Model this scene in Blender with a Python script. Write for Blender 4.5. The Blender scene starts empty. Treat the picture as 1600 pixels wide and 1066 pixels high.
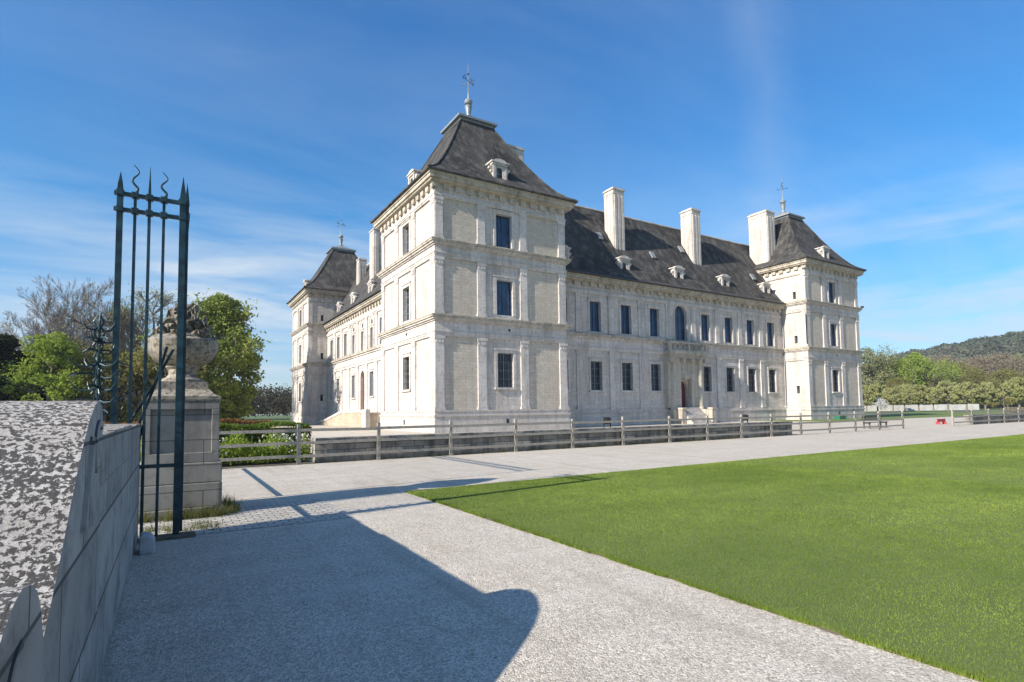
import bpy, math, random
import numpy as np
from math import sin, cos, pi, radians, sqrt, atan2
from mathutils import Vector, Matrix
random.seed(7); RNG = np.random.default_rng(11)
SC = bpy.context.scene; COL = SC.collection

# ------------------------------------------------------------------ camera (metres; world X runs along the right facade, Y along the left one)
F, CY = 860.13, 592.334
YAW, PIT, ROL = 1.01733825, 0.0577039295, -0.0130052121
fw = Vector((cos(YAW)*cos(PIT), sin(YAW)*cos(PIT), sin(PIT)))
r0 = Vector((sin(YAW), -cos(YAW), 0)); u0 = r0.cross(fw)
rt = cos(ROL)*r0 + sin(ROL)*u0; up = -sin(ROL)*r0 + cos(ROL)*u0
cam = bpy.data.cameras.new('camera'); co = bpy.data.objects.new('camera', cam); COL.objects.link(co)
m = Matrix((rt, up, -fw)).transposed().to_4x4(); m.translation = (0, 0, 1.6); co.matrix_world = m
cam.sensor_width = 36; cam.lens = F/1600*36; cam.shift_y = (CY-533)/1600
cam.clip_start = 0.05; cam.clip_end = 6000; SC.camera = co
CAM = Vector((0, 0, 1.6))
def heading(px):                       # ground direction seen in a column of the photograph
    v = (float(px)-800)*rt + F*fw; v.z = 0; return v.normalized()
FH = Vector((cos(YAW), sin(YAW), 0))
def spot(px, depth):                   # ground point in that column, so many metres in front of the camera
    v = heading(px); v = v*(float(depth)/v.dot(FH)); return (v.x, v.y)

# ------------------------------------------------------------------ mesh helpers
def link(name, verts, faces, mat, parent=None, smooth=False, uv=True, bevel=0):
    me = bpy.data.meshes.new(name)
    me.from_pydata(verts, [], faces); me.update()
    if uv and len(faces):
        n = len(me.loops); vi = np.empty(n, dtype=np.int32); me.loops.foreach_get('vertex_index', vi)
        co_ = np.empty(len(me.vertices)*3); me.vertices.foreach_get('co', co_); co_ = co_.reshape(-1, 3)
        nm = np.empty(len(me.polygons)*3); me.polygons.foreach_get('normal', nm); nm = np.abs(nm.reshape(-1, 3))
        tot = np.empty(len(me.polygons), dtype=np.int32); me.polygons.foreach_get('loop_total', tot)
        fn = np.repeat(nm, tot, axis=0); p = co_[vi]
        U = np.where((fn[:, 0] > fn[:, 1]), p[:, 1], p[:, 0]); V = p[:, 2].copy()
        flat = fn[:, 2] > 0.92
        U = np.where(flat, p[:, 0], U); V = np.where(flat, p[:, 1], V)
        l = me.uv_layers.new(name='UVMap'); l.data.foreach_set('uv', np.stack([U, V], 1).ravel())
    if smooth: me.polygons.foreach_set('use_smooth', [True]*len(me.polygons))
    if mat: me.materials.append(mat)
    o = bpy.data.objects.new(name, me); COL.objects.link(o)
    if parent: o.parent = parent
    if bevel:
        b = o.modifiers.new('b', 'BEVEL'); b.width = bevel; b.segments = 2; b.limit_method = 'ANGLE'; b.angle_limit = 0.6
    return o
class MB:
    def __init__(s): s.v = []; s.f = []
    def add(s, vs, fs):
        k = len(s.v); s.v += [tuple(v) for v in vs]; s.f += [tuple(i+k for i in f) for f in fs]
    def box(s, x0, x1, y0, y1, z0, z1):
        s.add([(x0,y0,z0),(x1,y0,z0),(x1,y1,z0),(x0,y1,z0),(x0,y0,z1),(x1,y0,z1),(x1,y1,z1),(x0,y1,z1)],
              [(0,3,2,1),(4,5,6,7),(0,1,5,4),(1,2,6,5),(2,3,7,6),(3,0,4,7)])
    def hexa(s, p):                    # eight corners, bottom four then top four
        s.add(p, [(0,3,2,1),(4,5,6,7),(0,1,5,4),(1,2,6,5),(2,3,7,6),(3,0,4,7)])
    def fbox(s, fr, u0, u1, d0, d1, z0, z1):
        s.hexa([fr(u0,d1,z0),fr(u1,d1,z0),fr(u1,d0,z0),fr(u0,d0,z0),fr(u0,d1,z1),fr(u1,d1,z1),fr(u1,d0,z1),fr(u0,d0,z1)])
    def quad(s, a, b, c, d, n=None):
        if n is not None:
            q = (Vector(b)-Vector(a)).cross(Vector(c)-Vector(a))
            if q.dot(n) < 0: a, b, c, d = d, c, b, a
        s.add([a, b, c, d], [(0,1,2,3)])
    def slab(s, cx, cy, h, z0, z1): s.box(cx-h, cx+h, cy-h, cy+h, z0, z1)
    def tube(s, pts, rad, n=8, cap=True):
        pts = [Vector(p) for p in pts]; k0 = len(s.v)
        if not hasattr(rad, '__len__'): rad = [rad]*len(pts)
        t = (pts[1]-pts[0]).normalized(); a = Vector((0,0,1)) if abs(t.z) < .9 else Vector((1,0,0))
        x = t.cross(a).normalized()
        for i, p in enumerate(pts):
            t = (pts[min(i+1,len(pts)-1)]-pts[max(i-1,0)]).normalized()
            x = (x - t*x.dot(t)).normalized(); y = t.cross(x)
            for j in range(n):
                q = p + (x*cos(2*pi*j/n)+y*sin(2*pi*j/n))*rad[i]; s.v.append(tuple(q))
        for i in range(len(pts)-1):
            for j in range(n):
                a, b = k0+i*n+j, k0+i*n+(j+1) % n; s.f.append((a, b, b+n, a+n))
        if cap:
            s.f.append(tuple(k0+j for j in range(n))[::-1]); s.f.append(tuple(k0+(len(pts)-1)*n+j for j in range(n)))
    def lathe(s, cx, cy, prof, n=24):
        k0 = len(s.v)
        for r, z in prof:
            for j in range(n): s.v.append((cx+r*cos(2*pi*j/n), cy+r*sin(2*pi*j/n), z))
        for i in range(len(prof)-1):
            for j in range(n):
                a, b = k0+i*n+j, k0+i*n+(j+1) % n; s.f.append((a, b, b+n, a+n))
        s.f.append(tuple(k0+j for j in range(n))[::-1]); s.f.append(tuple(k0+(len(prof)-1)*n+j for j in range(n)))
    def prism(s, poly, P0, P1):        # poly of 2-D points; P0/P1 map a point to the two end planes
        n = len(poly); s.add([P0(*p) for p in poly]+[P1(*p) for p in poly],
            [tuple(range(n))[::-1], tuple(range(n, 2*n))]+[(i, (i+1) % n, (i+1) % n+n, i+n) for i in range(n)])
    def build(s, name, mat, parent=None, **k): return link(name, s.v, s.f, mat, parent, **k)
def tag(o, label=None, cat=None, group=None, kind=None):
    if label: o['label'] = label
    if cat: o['category'] = cat
    if group: o['group'] = group
    if kind: o['kind'] = kind
    return o
def empty(name, loc=(0,0,0)):
    o = bpy.data.objects.new(name, None); COL.objects.link(o); o.location = loc; o.empty_display_size = .2
    return o
def frame(O, U, N):
    O = Vector(O); U = Vector(U); N = Vector(N)
    return lambda u, d, z: tuple(O + U*u + N*d + Vector((0,0,z)))
def arrays(name, V, Fc, mat, parent=None, smooth=False):
    me = bpy.data.meshes.new(name); k = Fc.shape[1]
    me.vertices.add(len(V)); me.vertices.foreach_set('co', V.astype(np.float32).ravel())
    me.loops.add(Fc.size); me.loops.foreach_set('vertex_index', Fc.astype(np.int32).ravel())
    me.polygons.add(len(Fc)); me.polygons.foreach_set('loop_start', np.arange(0, Fc.size, k, dtype=np.int32))
    me.update(calc_edges=True); me.materials.append(mat)
    o = bpy.data.objects.new(name, me); COL.objects.link(o)
    if parent: o.parent = parent
    return o

# ------------------------------------------------------------------ materials
class NT:
    def __init__(s, name):
        s.m = bpy.data.materials.new(name); s.m.use_nodes = True; s.t = s.m.node_tree; s.b = s.t.nodes['Principled BSDF']
    def n(s, typ, ins=None, **props):
        x = s.t.nodes.new('ShaderNode'+typ)
        for k, v in props.items(): setattr(x, k, v)
        for k, v in (ins or {}).items(): s.set(x.inputs[k], v)
        return x
    def set(s, sock, v):
        if isinstance(v, bpy.types.NodeSocket): s.t.links.new(v, sock)
        elif isinstance(v, bpy.types.Node): s.t.links.new(v.outputs[0], sock)
        else: sock.default_value = v if not (isinstance(v, tuple) and len(v) == 3 and sock.type == 'RGBA') else (*v, 1)
    def ramp(s, fac, stops, interp='LINEAR'):
        r = s.n('ValToRGB', {'Fac': fac}); e = r.color_ramp; e.interpolation = interp
        while len(e.elements) > 1: e.elements.remove(e.elements[-1])
        for i, (p, c) in enumerate(stops):
            if not hasattr(c, '__len__'): c = (c, c, c)
            el = e.elements[0] if i == 0 else e.elements.new(p)
            el.position = p; el.color = (*c, 1)
        return r.outputs[0]
    def mix(s, fac, a, b, mode='MIX'):
        x = s.n('Mix', data_type='RGBA', blend_type=mode, clamp_factor=True)
        s.set(x.inputs[0], fac); s.set(x.inputs[6], a); s.set(x.inputs[7], b); return x.outputs[2]
    def math(s, op, a, b=0.0, c=None):
        x = s.n('Math', operation=op); s.set(x.inputs[0], a); s.set(x.inputs[1], b)
        if c is not None: s.set(x.inputs[2], c)
        return x.outputs[0]
    def noise(s, vec, scale, detail=4, rough=.55, dist=0):
        x = s.n('TexNoise', {'Scale': scale, 'Detail': detail, 'Roughness': rough, 'Distortion': dist})
        if vec is not None: s.set(x.inputs['Vector'], vec)
        return x.outputs[0]
    def obj(s): return s.n('TexCoord').outputs['Object']
    def uv(s): return s.n('TexCoord').outputs['UV']
    def scaled(s, vec, sc, rot=(0,0,0)):
        return s.n('Mapping', {'Vector': vec, 'Scale': sc, 'Rotation': rot}).outputs[0]
    def bump(s, h, strength, dist=.02, prev=None):
        x = s.n('Bump', {'Height': h, 'Strength': strength, 'Distance': dist})
        if prev is not None: s.set(x.inputs['Normal'], prev)
        return x.outputs[0]
    def out(s, color=None, rough=None, normal=None, **k):
        if color is not None: s.set(s.b.inputs['Base Color'], color)
        if rough is not None: s.set(s.b.inputs['Roughness'], rough)
        if normal is not None: s.set(s.b.inputs['Normal'], normal)
        for a, v in k.items(): s.set(s.b.inputs[a.replace('_', ' ')], v)
        return s.m

def stone(name, c1, c2, stain, bw=.95, bh=.42, mort=.006, amt=.5, mc=(.30,.28,.26), blk_amt=.5, warm=(.50,.42,.31)):
    t = NT(name); o = t.obj(); uv = t.uv()
    br = t.n('TexBrick', {'Vector': uv, 'Color1': (0,0,0), 'Color2': (1,1,1), 'Mortar': (.5,.5,.5), 'Scale': 1.0, 'Mortar Size': mort,
                          'Mortar Smooth': .3, 'Bias': 0.0, 'Brick Width': bw, 'Row Height': bh})
    n1 = t.noise(o, .35, 5); n2 = t.noise(o, 5, 6, .65); n3 = t.noise(t.scaled(o, (1.6,1.6,.16)), 1.2, 6, .65); n4 = t.noise(o, .9, 6, .65); n5 = t.noise(t.scaled(o, (1,1,3.2)), .55, 6, .7)
    blk = t.mix(t.ramp(n1, [(.35, 0), (.68, 1)]), c1, c2)
    blk = t.mix(t.math('MULTIPLY', br.outputs[0], blk_amt), blk, tuple(x*.70 for x in c2))
    blk = t.mix(t.ramp(n4, [(.48, 0), (.70, .6)]), blk, warm)
    blk = t.mix(t.ramp(n3, [(.46, 0), (.70, amt)]), blk, stain)
    blk = t.mix(t.ramp(n5, [(.56, 0), (.74, amt*.6)]), blk, tuple(x*.8 for x in stain))
    blk = t.mix(t.ramp(n2, [(.50, 0), (.72, .5)]), blk, tuple(x*.6 for x in stain))
    blk = t.mix(t.math('MULTIPLY', br.outputs[1], .75), blk, mc)
    h = t.math('SUBTRACT', t.math('MULTIPLY', n2, .35), br.outputs[1])
    return t.out(blk, .85, t.bump(h, .35, .012))
M = {}
M['stone'] = stone('castle_limestone', (.645,.59,.54), (.535,.485,.44), (.29,.26,.235), amt=.75, mort=.012, warm=(.55,.465,.365))
M['panel'] = stone('tan_rubble_panel', (.60,.525,.435), (.53,.46,.38), (.34,.29,.235), bw=.55, bh=.24, mort=.010, amt=.5, warm=(.50,.41,.29))
M['trim'] = stone('castle_trim_stone', (.67,.615,.57), (.575,.52,.485), (.26,.23,.205), bw=1.3, bh=.9, amt=.75, warm=(.54,.475,.41))
M['cornice'] = stone('castle_cornice_stone', (.56,.50,.42), (.46,.405,.33), (.19,.16,.12), bw=1.1, bh=.9, amt=.8)
M['stain'] = stone('stair_stone', (.52,.42,.31), (.44,.35,.26), (.28,.22,.16), amt=.8)
M['pedestal'] = stone('gate_pedestal_stone', (.33,.31,.28), (.26,.25,.23), (.11,.10,.09), bw=.62, bh=.40, mort=.009, amt=.9, mc=(.05,.045,.04), warm=(.27,.24,.19))
M['parapet'] = stone('mossy_parapet_stone', (.36,.335,.295), (.25,.232,.20), (.045,.043,.036), bw=.7, bh=.2, mort=.014, amt=.95, mc=(.04,.04,.035), warm=(.12,.11,.085))
def slate():
    t = NT('old_tile_roof'); o = t.obj(); uv = t.uv()
    br = t.n('TexBrick', {'Vector': uv, 'Color1': (0,0,0), 'Color2': (1,1,1), 'Mortar': (.0,.0,.0), 'Scale': 1.0, 'Mortar Size': .012, 'Brick Width': .22, 'Row Height': .13})
    n1 = t.noise(o, .28, 6, .6); n2 = t.noise(t.scaled(o, (1,1,.25)), 1.6, 6, .65); n3 = t.noise(o, 9, 4)
    c = t.mix(t.ramp(n1, [(.36, 0), (.66, 1)]), (.026,.025,.026), (.072,.067,.062))
    c = t.mix(t.ramp(n2, [(.46, 0), (.66, .75)]), c, (.16,.15,.135))
    c = t.mix(t.ramp(n3, [(.5, 0), (.7, .6)]), c, (.022,.02,.02))
    c = t.mix(t.math('MULTIPLY', br.outputs[0], .35), c, (.045,.04,.037))
    h = t.math('SUBTRACT', t.math('MULTIPLY', br.outputs[0], .5), br.outputs[1])
    return t.out(c, .9, t.bump(t.math('ADD', h, n3), .6, .03), Specular_IOR_Level=.2)
M['slate'] = slate()
def simple(name, c, rough=.6, metal=0, var=.0, scale=6, bump=0, c2=None, **k):
    t = NT(name); n = t.noise(t.obj(), scale, 5, .6)
    col = t.mix(t.ramp(n, [(.35, 0), (.7, 1)]), c, c2 or tuple(x*(1-var) for x in c))
    return t.out(col, rough, t.bump(n, bump, .01) if bump else None, Metallic=metal, **k)
M['lead'] = simple('lead_sheet', (.30,.32,.34), .5, .3, .4)
M['darklead'] = simple('dark_lead', (.07,.07,.075), .6, .2, .4)
def glassy(name, a, b, rough):
    t = NT(name); r = t.n('ObjectInfo').outputs['Random']; o = t.obj(); n = t.noise(o, 1.3, 4, .6); n2 = t.noise(t.scaled(o, (9,9,1.2)), 1, 3)
    c = t.mix(r, a, b); c = t.mix(t.ramp(n, [(.42, 0), (.66, .7)]), c, tuple(x*.35 for x in a)); c = t.mix(t.ramp(n2, [(.5, 0), (.62, .5)]), c, tuple(x*1.6 for x in b))
    return t.out(c, rough, t.bump(n, .12, .02))
M['glass'] = glassy('dark_window_glass', (.010,.016,.028), (.045,.065,.095), .1)
M['shutter'] = glassy('blue_inner_shutter', (.010,.034,.085), (.020,.072,.16), .3)
M['winwood'] = simple('window_wood', (.20,.23,.28), .6, 0, .3)
M['iron'] = simple('black_iron', (.015,.02,.022), .5, .4, .3)
M['door'] = simple('red_door_paint', (.13,.022,.016), .6, 0, .3)
def gateiron():
    t = NT('weathered_green_gate_iron'); o = t.obj(); n = t.noise(o, 7, 6, .65); n2 = t.noise(o, 60, 3)
    c = t.mix(t.ramp(n, [(.42, 0), (.6, 1)]), (.008,.026,.034), (.022,.065,.078))
    c = t.mix(t.ramp(n2, [(.60, 0), (.75, .7)]), c, (.05,.04,.03))
    return t.out(c, .42, t.bump(n2, .25, .004), Metallic=.25)
M['gate'] = gateiron()
def wallmat(lichen=True):
    t = NT('lichen_covered_wall_stone' if lichen else 'bare_wall_stone'); o = t.obj(); uv = t.uv()
    br = t.n('TexBrick', {'Vector': uv, 'Color1': (0,0,0), 'Color2': (1,1,1), 'Mortar': (.5,.5,.5), 'Scale': 1.0, 'Mortar Size': .010, 'Brick Width': 1.15, 'Row Height': .49})
    nz = t.n('SeparateXYZ', {0: t.n('NewGeometry').outputs['True Normal']}).outputs[2]
    top = t.ramp(nz, [(.12, 0), (.3, 1)])
    n0 = t.noise(o, 3.2, 5, .6); n1 = t.noise(o, 46, 8, .66, .25); n2 = t.noise(o, 55, 6, .7)
    n3 = t.noise(t.scaled(o, (1,.8,1.1)), 3.0, 7, .7)
    sp = t.math('ADD', t.math('MULTIPLY', n1, 1.0), t.math('MULTIPLY', n0, .35))
    lich = t.mix(t.ramp(n2, [(.3, 0), (.7, 1)]), (.46,.415,.37), (.25,.222,.195))
    lich = t.mix(t.ramp(n0, [(.42, 0), (.62, .7)]), lich, (.56,.52,.475))
    lich = t.mix(t.ramp(sp, [(.652, 0), (.695, .93)]), lich, (.030,.027,.025))
    lich = t.mix(t.ramp(t.noise(o, 2.1, 3, .5), [(.66, 0), (.72, .45)]), lich, (.55,.42,.24))
    face = t.mix(t.ramp(n0, [(.35, 0), (.65, 1)]), (.44,.43,.41), (.32,.315,.30))
    face = t.mix(t.math('MULTIPLY', br.outputs[0], .5), face, (.17,.165,.155)); face = t.mix(t.ramp(n3, [(.50, 0), (.68, .65)]), face, (.085,.085,.085))
    face = t.mix(t.math('MULTIPLY', br.outputs[1], .85), face, (.045,.045,.045))
    face = t.mix(t.ramp(n2, [(.58, 0), (.75, .5)]), face, (.10,.095,.09))
    c = t.mix(top, face, lich) if lichen else face
    h = t.math('ADD', t.math('MULTIPLY', n2, .6), t.math('SUBTRACT', n1, br.outputs[1]))
    return t.out(c, .93, t.bump(h, .55, .012))
M['wall'] = wallmat(); M['wallface'] = wallmat(False)
def urnmat():
    t = NT('weathered_urn_stone'); o = t.obj(); n0 = t.noise(o, 2.2, 5, .6); n1 = t.noise(o, 14, 7, .7); n2 = t.noise(o, 60, 4)
    c = t.mix(t.ramp(n0, [(.38, 0), (.62, 1)]), (.40,.34,.265), (.23,.205,.175))
    c = t.mix(t.ramp(n1, [(.47, 0), (.60, .85)]), c, (.07,.062,.055))
    return t.out(c, .9, t.bump(t.math('ADD', n1, n2), .7, .012))
M['urn'] = urnmat()
M['carved'] = simple('dark_carved_urn_stone', (.30,.25,.19), .9, 0, 0, 6, .6, c2=(.055,.05,.044))
def gravel():
    t = NT('pale_gravel'); o = t.obj()
    v = t.n('TexVoronoi', {'Vector': o, 'Scale': 78.0}); v2 = t.n('TexVoronoi', {'Vector': o, 'Scale': 34.0}); bw = lambda x: t.n('RGBToBW', {0: x.outputs['Color']}).outputs[0]
    g = bw(v); g2 = bw(v2)
    n0 = t.noise(o, .22, 5, .6); n1 = t.noise(o, 1.7, 7, .7); n3 = t.noise(t.scaled(o, (.16,1.5,1)), 1.0, 5, .6); n4 = t.noise(o, 11, 5, .75)
    n5 = t.noise(t.scaled(o, (2.4,.13,1)), 1.0, 4, .55)
    c = t.mix(t.ramp(g, [(.12, 0), (.5, .6), (.9, 1)]), (.26,.225,.18), (.78,.695,.585))
    c = t.mix(t.ramp(g2, [(.2, .42), (.5, 0)]), c, (.28,.24,.19))
    c = t.mix(t.ramp(n0, [(.35, 0), (.68, .40)]), c, (.44,.37,.285))
    c = t.mix(t.ramp(n1, [(.46, 0), (.72, .45)]), c, (.31,.265,.205))
    c = t.mix(t.ramp(n3, [(.52, 0), (.70, .38)]), c, (.60,.555,.48))
    c = t.mix(t.ramp(n5, [(.54, 0), (.66, .42)]), c, (.32,.275,.21))
    c = t.mix(t.ramp(n4, [(.60, 0), (.74, .3)]), c, (.17,.14,.11))
    h = t.math('SUBTRACT', t.math('ADD', t.math('MULTIPLY', g, .5), t.math('MULTIPLY', g2, .4)), v.outputs['Distance'])
    b = t.bump(h, .6, .009); b = t.bump(n4, .25, .03, b)
    return t.out(c, .95, b)
M['gravel'] = gravel()
def cobble():
    t = NT('worn_cobbles'); uv = t.uv(); o = t.obj()
    w = t.n('MixRGB', {0: .012, 1: uv, 2: t.n('TexNoise', {'Vector': uv, 'Scale': 5.0}).outputs[1]})
    br = t.n('TexBrick', {'Vector': w, 'Color1': (0,0,0), 'Color2': (1,1,1), 'Mortar': (.5,.5,.5), 'Scale': 1.0, 'Mortar Size': .016, 'Mortar Smooth': .6, 'Brick Width': .2, 'Row Height': .12})
    n = t.noise(o, 25, 5)
    c = t.mix(br.outputs[0], (.55,.51,.45), (.42,.38,.33)); c = t.mix(t.ramp(n, [(.5, 0), (.75, .5)]), c, (.25,.22,.19))
    c = t.mix(t.math('MULTIPLY', br.outputs[1], .8), c, (.20,.18,.145))
    return t.out(c, .85, t.bump(t.math('SUBTRACT', t.math('MULTIPLY', n, .3), br.outputs[1]), .9, .03))
M['cobble'] = cobble()
M['pebble'] = simple('loose_pebbles', (.55,.52,.46), .85, 0, 0, 40, c2=(.16,.145,.125))
def turf(name, a, b, c3, rough=.95):
    t = NT(name); o = t.obj(); n0 = t.noise(o, .35, 5, .6); n1 = t.noise(o, 4, 6, .7); n2 = t.noise(o, 70, 4, .7)
    c = t.mix(t.ramp(n0, [(.35, 0), (.65, 1)]), a, b); c = t.mix(t.ramp(n1, [(.45, 0), (.75, .6)]), c, c3)
    c = t.mix(t.ramp(n2, [(.4, .55), (.62, 0)]), c, tuple(x*.35 for x in a))
    return t.out(c, rough, t.bump(n2, .8, .03))
M['turf'] = turf('lawn_turf', (.13,.18,.030), (.19,.24,.05), (.16,.20,.04))
M['field'] = turf('park_grass', (.07,.125,.025), (.11,.155,.035), (.16,.16,.06))
def bladem():
    t = NT('grass_blades'); o = t.obj(); n0 = t.noise(t.scaled(o, (.5,1,1)), .42, 5, .65); n1 = t.noise(o, 2.4, 5, .7); n2 = t.noise(o, 45, 2)
    c = t.mix(t.ramp(n0, [(.36, 0), (.64, 1)]), (.125,.185,.030), (.255,.325,.062)); c = t.mix(t.ramp(n1, [(.46, 0), (.70, .6)]), c, (.10,.145,.032))
    c = t.mix(t.ramp(n2, [(.56, 0), (.75, .45)]), c, (.34,.37,.13))
    d = t.n('BsdfDiffuse', {'Color': c}); tr = t.n('BsdfTranslucent', {'Color': t.mix(.5, c, (.18,.26,.02))}); mx = t.n('MixShader', {0: .3})
    t.set(mx.inputs[1], d); t.set(mx.inputs[2], tr); t.t.links.new(mx.outputs[0], t.t.nodes['Material Output'].inputs[0]); return t.m
M['blade'] = bladem()
def leafm(name, a, b, sc=.5, trans=.42):
    t = NT(name); o = t.obj(); n0 = t.noise(o, sc, 3, .6); rnd = t.n('ObjectInfo').outputs['Random']
    g = t.n('NewGeometry').outputs['Random Per Island']
    c = t.mix(t.ramp(n0, [(.36, 0), (.64, 1)]), a, b); c = t.mix(t.math('MULTIPLY', g, .5), c, tuple(x*.55 for x in a))
    c = t.mix(t.math('MULTIPLY', rnd, .35), c, tuple(x*.7 for x in b))
    d = t.n('BsdfDiffuse', {'Color': c}); tr = t.n('BsdfTranslucent', {'Color': c}); mx = t.n('MixShader', {0: trans})
    t.set(mx.inputs[1], d); t.set(mx.inputs[2], tr); t.t.links.new(mx.outputs[0], t.t.nodes['Material Output'].inputs[0]); return t.m
M['leaf_bright'] = leafm('fresh_green_leaves', (.24,.33,.05), (.36,.44,.09))
M['leaf_olive'] = leafm('olive_leaves', (.23,.235,.075), (.33,.30,.11))
M['leaf_dark'] = leafm('dark_evergreen_leaves', (.014,.024,.010), (.03,.04,.016))
M['leaf_ivy'] = leafm('ivy_leaves', (.20,.26,.055), (.34,.40,.10))
M['leaf_bud'] = leafm('pale_spring_buds', (.26,.28,.13), (.38,.38,.19))
M['leaf_brown'] = leafm('brown_budding_twigs', (.27,.22,.155), (.36,.30,.215), .2)
M['leaf_clip'] = leafm('clipped_lime_leaves', (.40,.41,.17), (.50,.50,.23), .2)
M['leaf_hedge'] = leafm('box_hedge_leaves', (.10,.16,.03), (.19,.25,.05), 1.5)
M['leaf_red'] = leafm('reddish_hedge_leaves', (.20,.10,.045), (.27,.15,.06), 1.5)
M['leaf_far'] = leafm('far_wood_foliage', (.075,.07,.05), (.12,.10,.07), .03)
M['leaf_hill'] = leafm('hill_wood_foliage', (.062,.095,.058), (.20,.195,.14), .012)
M['petal'] = leafm('white_petals', (.75,.72,.70), (.8,.78,.76), 1)
M['bark'] = simple('grey_bark', (.12,.10,.08), .95, 0, 0, 5, .4, c2=(.23,.20,.165))
M['twig'] = simple('pale_twigs', (.17,.14,.115), .95, 0, 0, 2, c2=(.27,.225,.185))
M['wood'] = simple('silvered_fence_wood', (.34,.31,.26), .85, 0, 0, 14, .3, c2=(.20,.18,.15))
M['benchwood'] = simple('dark_bench_wood', (.10,.085,.065), .7, 0, .4)
M['soil'] = simple('dark_edge_soil', (.15,.12,.085), .95, 0, 0, 12, .6, c2=(.07,.06,.04))
M['white'] = simple('pale_render_wall', (.62,.60,.56), .9, 0, 0, .6, c2=(.42,.40,.36))
M['red'] = simple('red_paint', (.42,.04,.05), .6, 0, .2)
M['green'] = simple('green_plastic', (.02,.14,.08), .4, 0, .2)
M['black'] = simple('black_metal', (.02,.02,.022), .4, .2, .2)
M['guard'] = simple('pale_guard_stone', (.45,.46,.48), .9, 0, .4, 9, .4)

# ------------------------------------------------------------------ the setting
def sheet(name, x0, x1, y0, y1, z, mat, nx=1, ny=1, edge=0):
    V = []; Fc = []
    for j in range(ny+1):
        for i in range(nx+1):
            V.append((x0+(x1-x0)*i/nx, y0+(y1-y0)*j/ny, z))
    for j in range(ny):
        for i in range(nx):
            a = j*(nx+1)+i; Fc.append((a, a+1, a+nx+2, a+nx+1))
    return tag(link(name, V, Fc, mat), kind='structure')
sheet('ground', -1400, 1400, -1400, 1400, -.03, M['field'])
sheet('gravel_forecourt', -3.5, 260, -8, 40, 0.0, M['gravel'])
sheet('gravel_court', 4.1, 130, 40, 60, -.004, M['gravel'])
sheet('gravel_path', -6, 20, 23, 110, -.008, M['gravel'])
sheet('cobbled_threshold', -.35, 2.4, 8.55, 10.75, .006, M['cobble'])
mb = MB(); mb.box(4.03, 75, -30, 10.57, -.02, .026); tag(mb.build('lawn_ground', M['turf']), kind='structure')
mb = MB(); N_ = 420; jx = [4.006+.012*sin(i*.21)+random.uniform(-.014, .014) for i in range(N_+1)]
for i in range(N_):
    ya, yb = -4+14.6*i/N_, -4+14.6*(i+1)/N_; mb.quad((4.05,ya,.024), (jx[i],ya,.004), (jx[i+1],yb,.004), (4.05,yb,.024)); 
for i in range(N_):
    xa, xb = 4+40*i/N_, 4+40*(i+1)/N_; mb.quad((xa,10.55,.024), (xa,10.59+jx[i]-3.985,.004), (xb,10.59+jx[i+1]-3.985,.004), (xb,10.55,.024))
tag(mb.build('lawn_edge', M['soil']), kind='structure')
mb = MB(); mb.box(60, 230, 33, 60, -.02, .02); tag(mb.build('far_lawn', M['turf']), kind='structure')

# lawn blades: many small triangles, denser near the camera
def grass():
    P = []
    def seed(n, x0, x1, y0, y1): P.append(np.stack([RNG.uniform(x0, x1, n), RNG.uniform(y0, y1, n)], 1))
    seed(150000, 4.0, 8, 1.0, 10.6); seed(140000, 8, 14, 1.9, 10.6); seed(95000, 14, 26, 3.4, 10.6); seed(50000, 26, 46, 6.6, 10.6)
    P.append(np.stack([3.99+np.abs(RNG.normal(0, .03, 16000)), RNG.uniform(1, 10.6, 16000)], 1))
    P.append(np.stack([RNG.uniform(4, 20, 6000), 10.6-np.abs(RNG.normal(0, .05, 6000))], 1))
    P = np.concatenate(P); P = P[(P[:, 0] > 3.99+.03*np.sin(P[:, 1]*9)*np.sin(P[:, 1]*3.7))]
    n = len(P); d = np.hypot(P[:, 0], P[:, 1])
    h = RNG.uniform(.006, .019, n)*(1+d*.01)*(1+.8*(RNG.random(n) > .985)); w = .0011+d*.00036
    a = RNG.uniform(0, 2*pi, n); l = RNG.uniform(0, .9, n)*h; b = RNG.uniform(0, 2*pi, n)
    base = np.stack([P[:, 0], P[:, 1], np.where((P[:, 0] < 4.04) | (P[:, 1] > 10.56), .006, .025)], 1); h = np.where(P[:, 0] < 4.04, h*1.7+.008, h); s = np.stack([np.cos(a)*w, np.sin(a)*w, 0*a], 1)
    V = np.stack([base-s, base+s, base+np.stack([np.cos(b)*l, np.sin(b)*l, h], 1)], 1).reshape(-1, 3)
    o = arrays('lawn_grass', V, np.arange(3*n).reshape(-1, 3), M['blade'])
    tag(o, 'short mown bright green lawn grass right of the gravel path', 'grass', kind='stuff')
grass()
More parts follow.
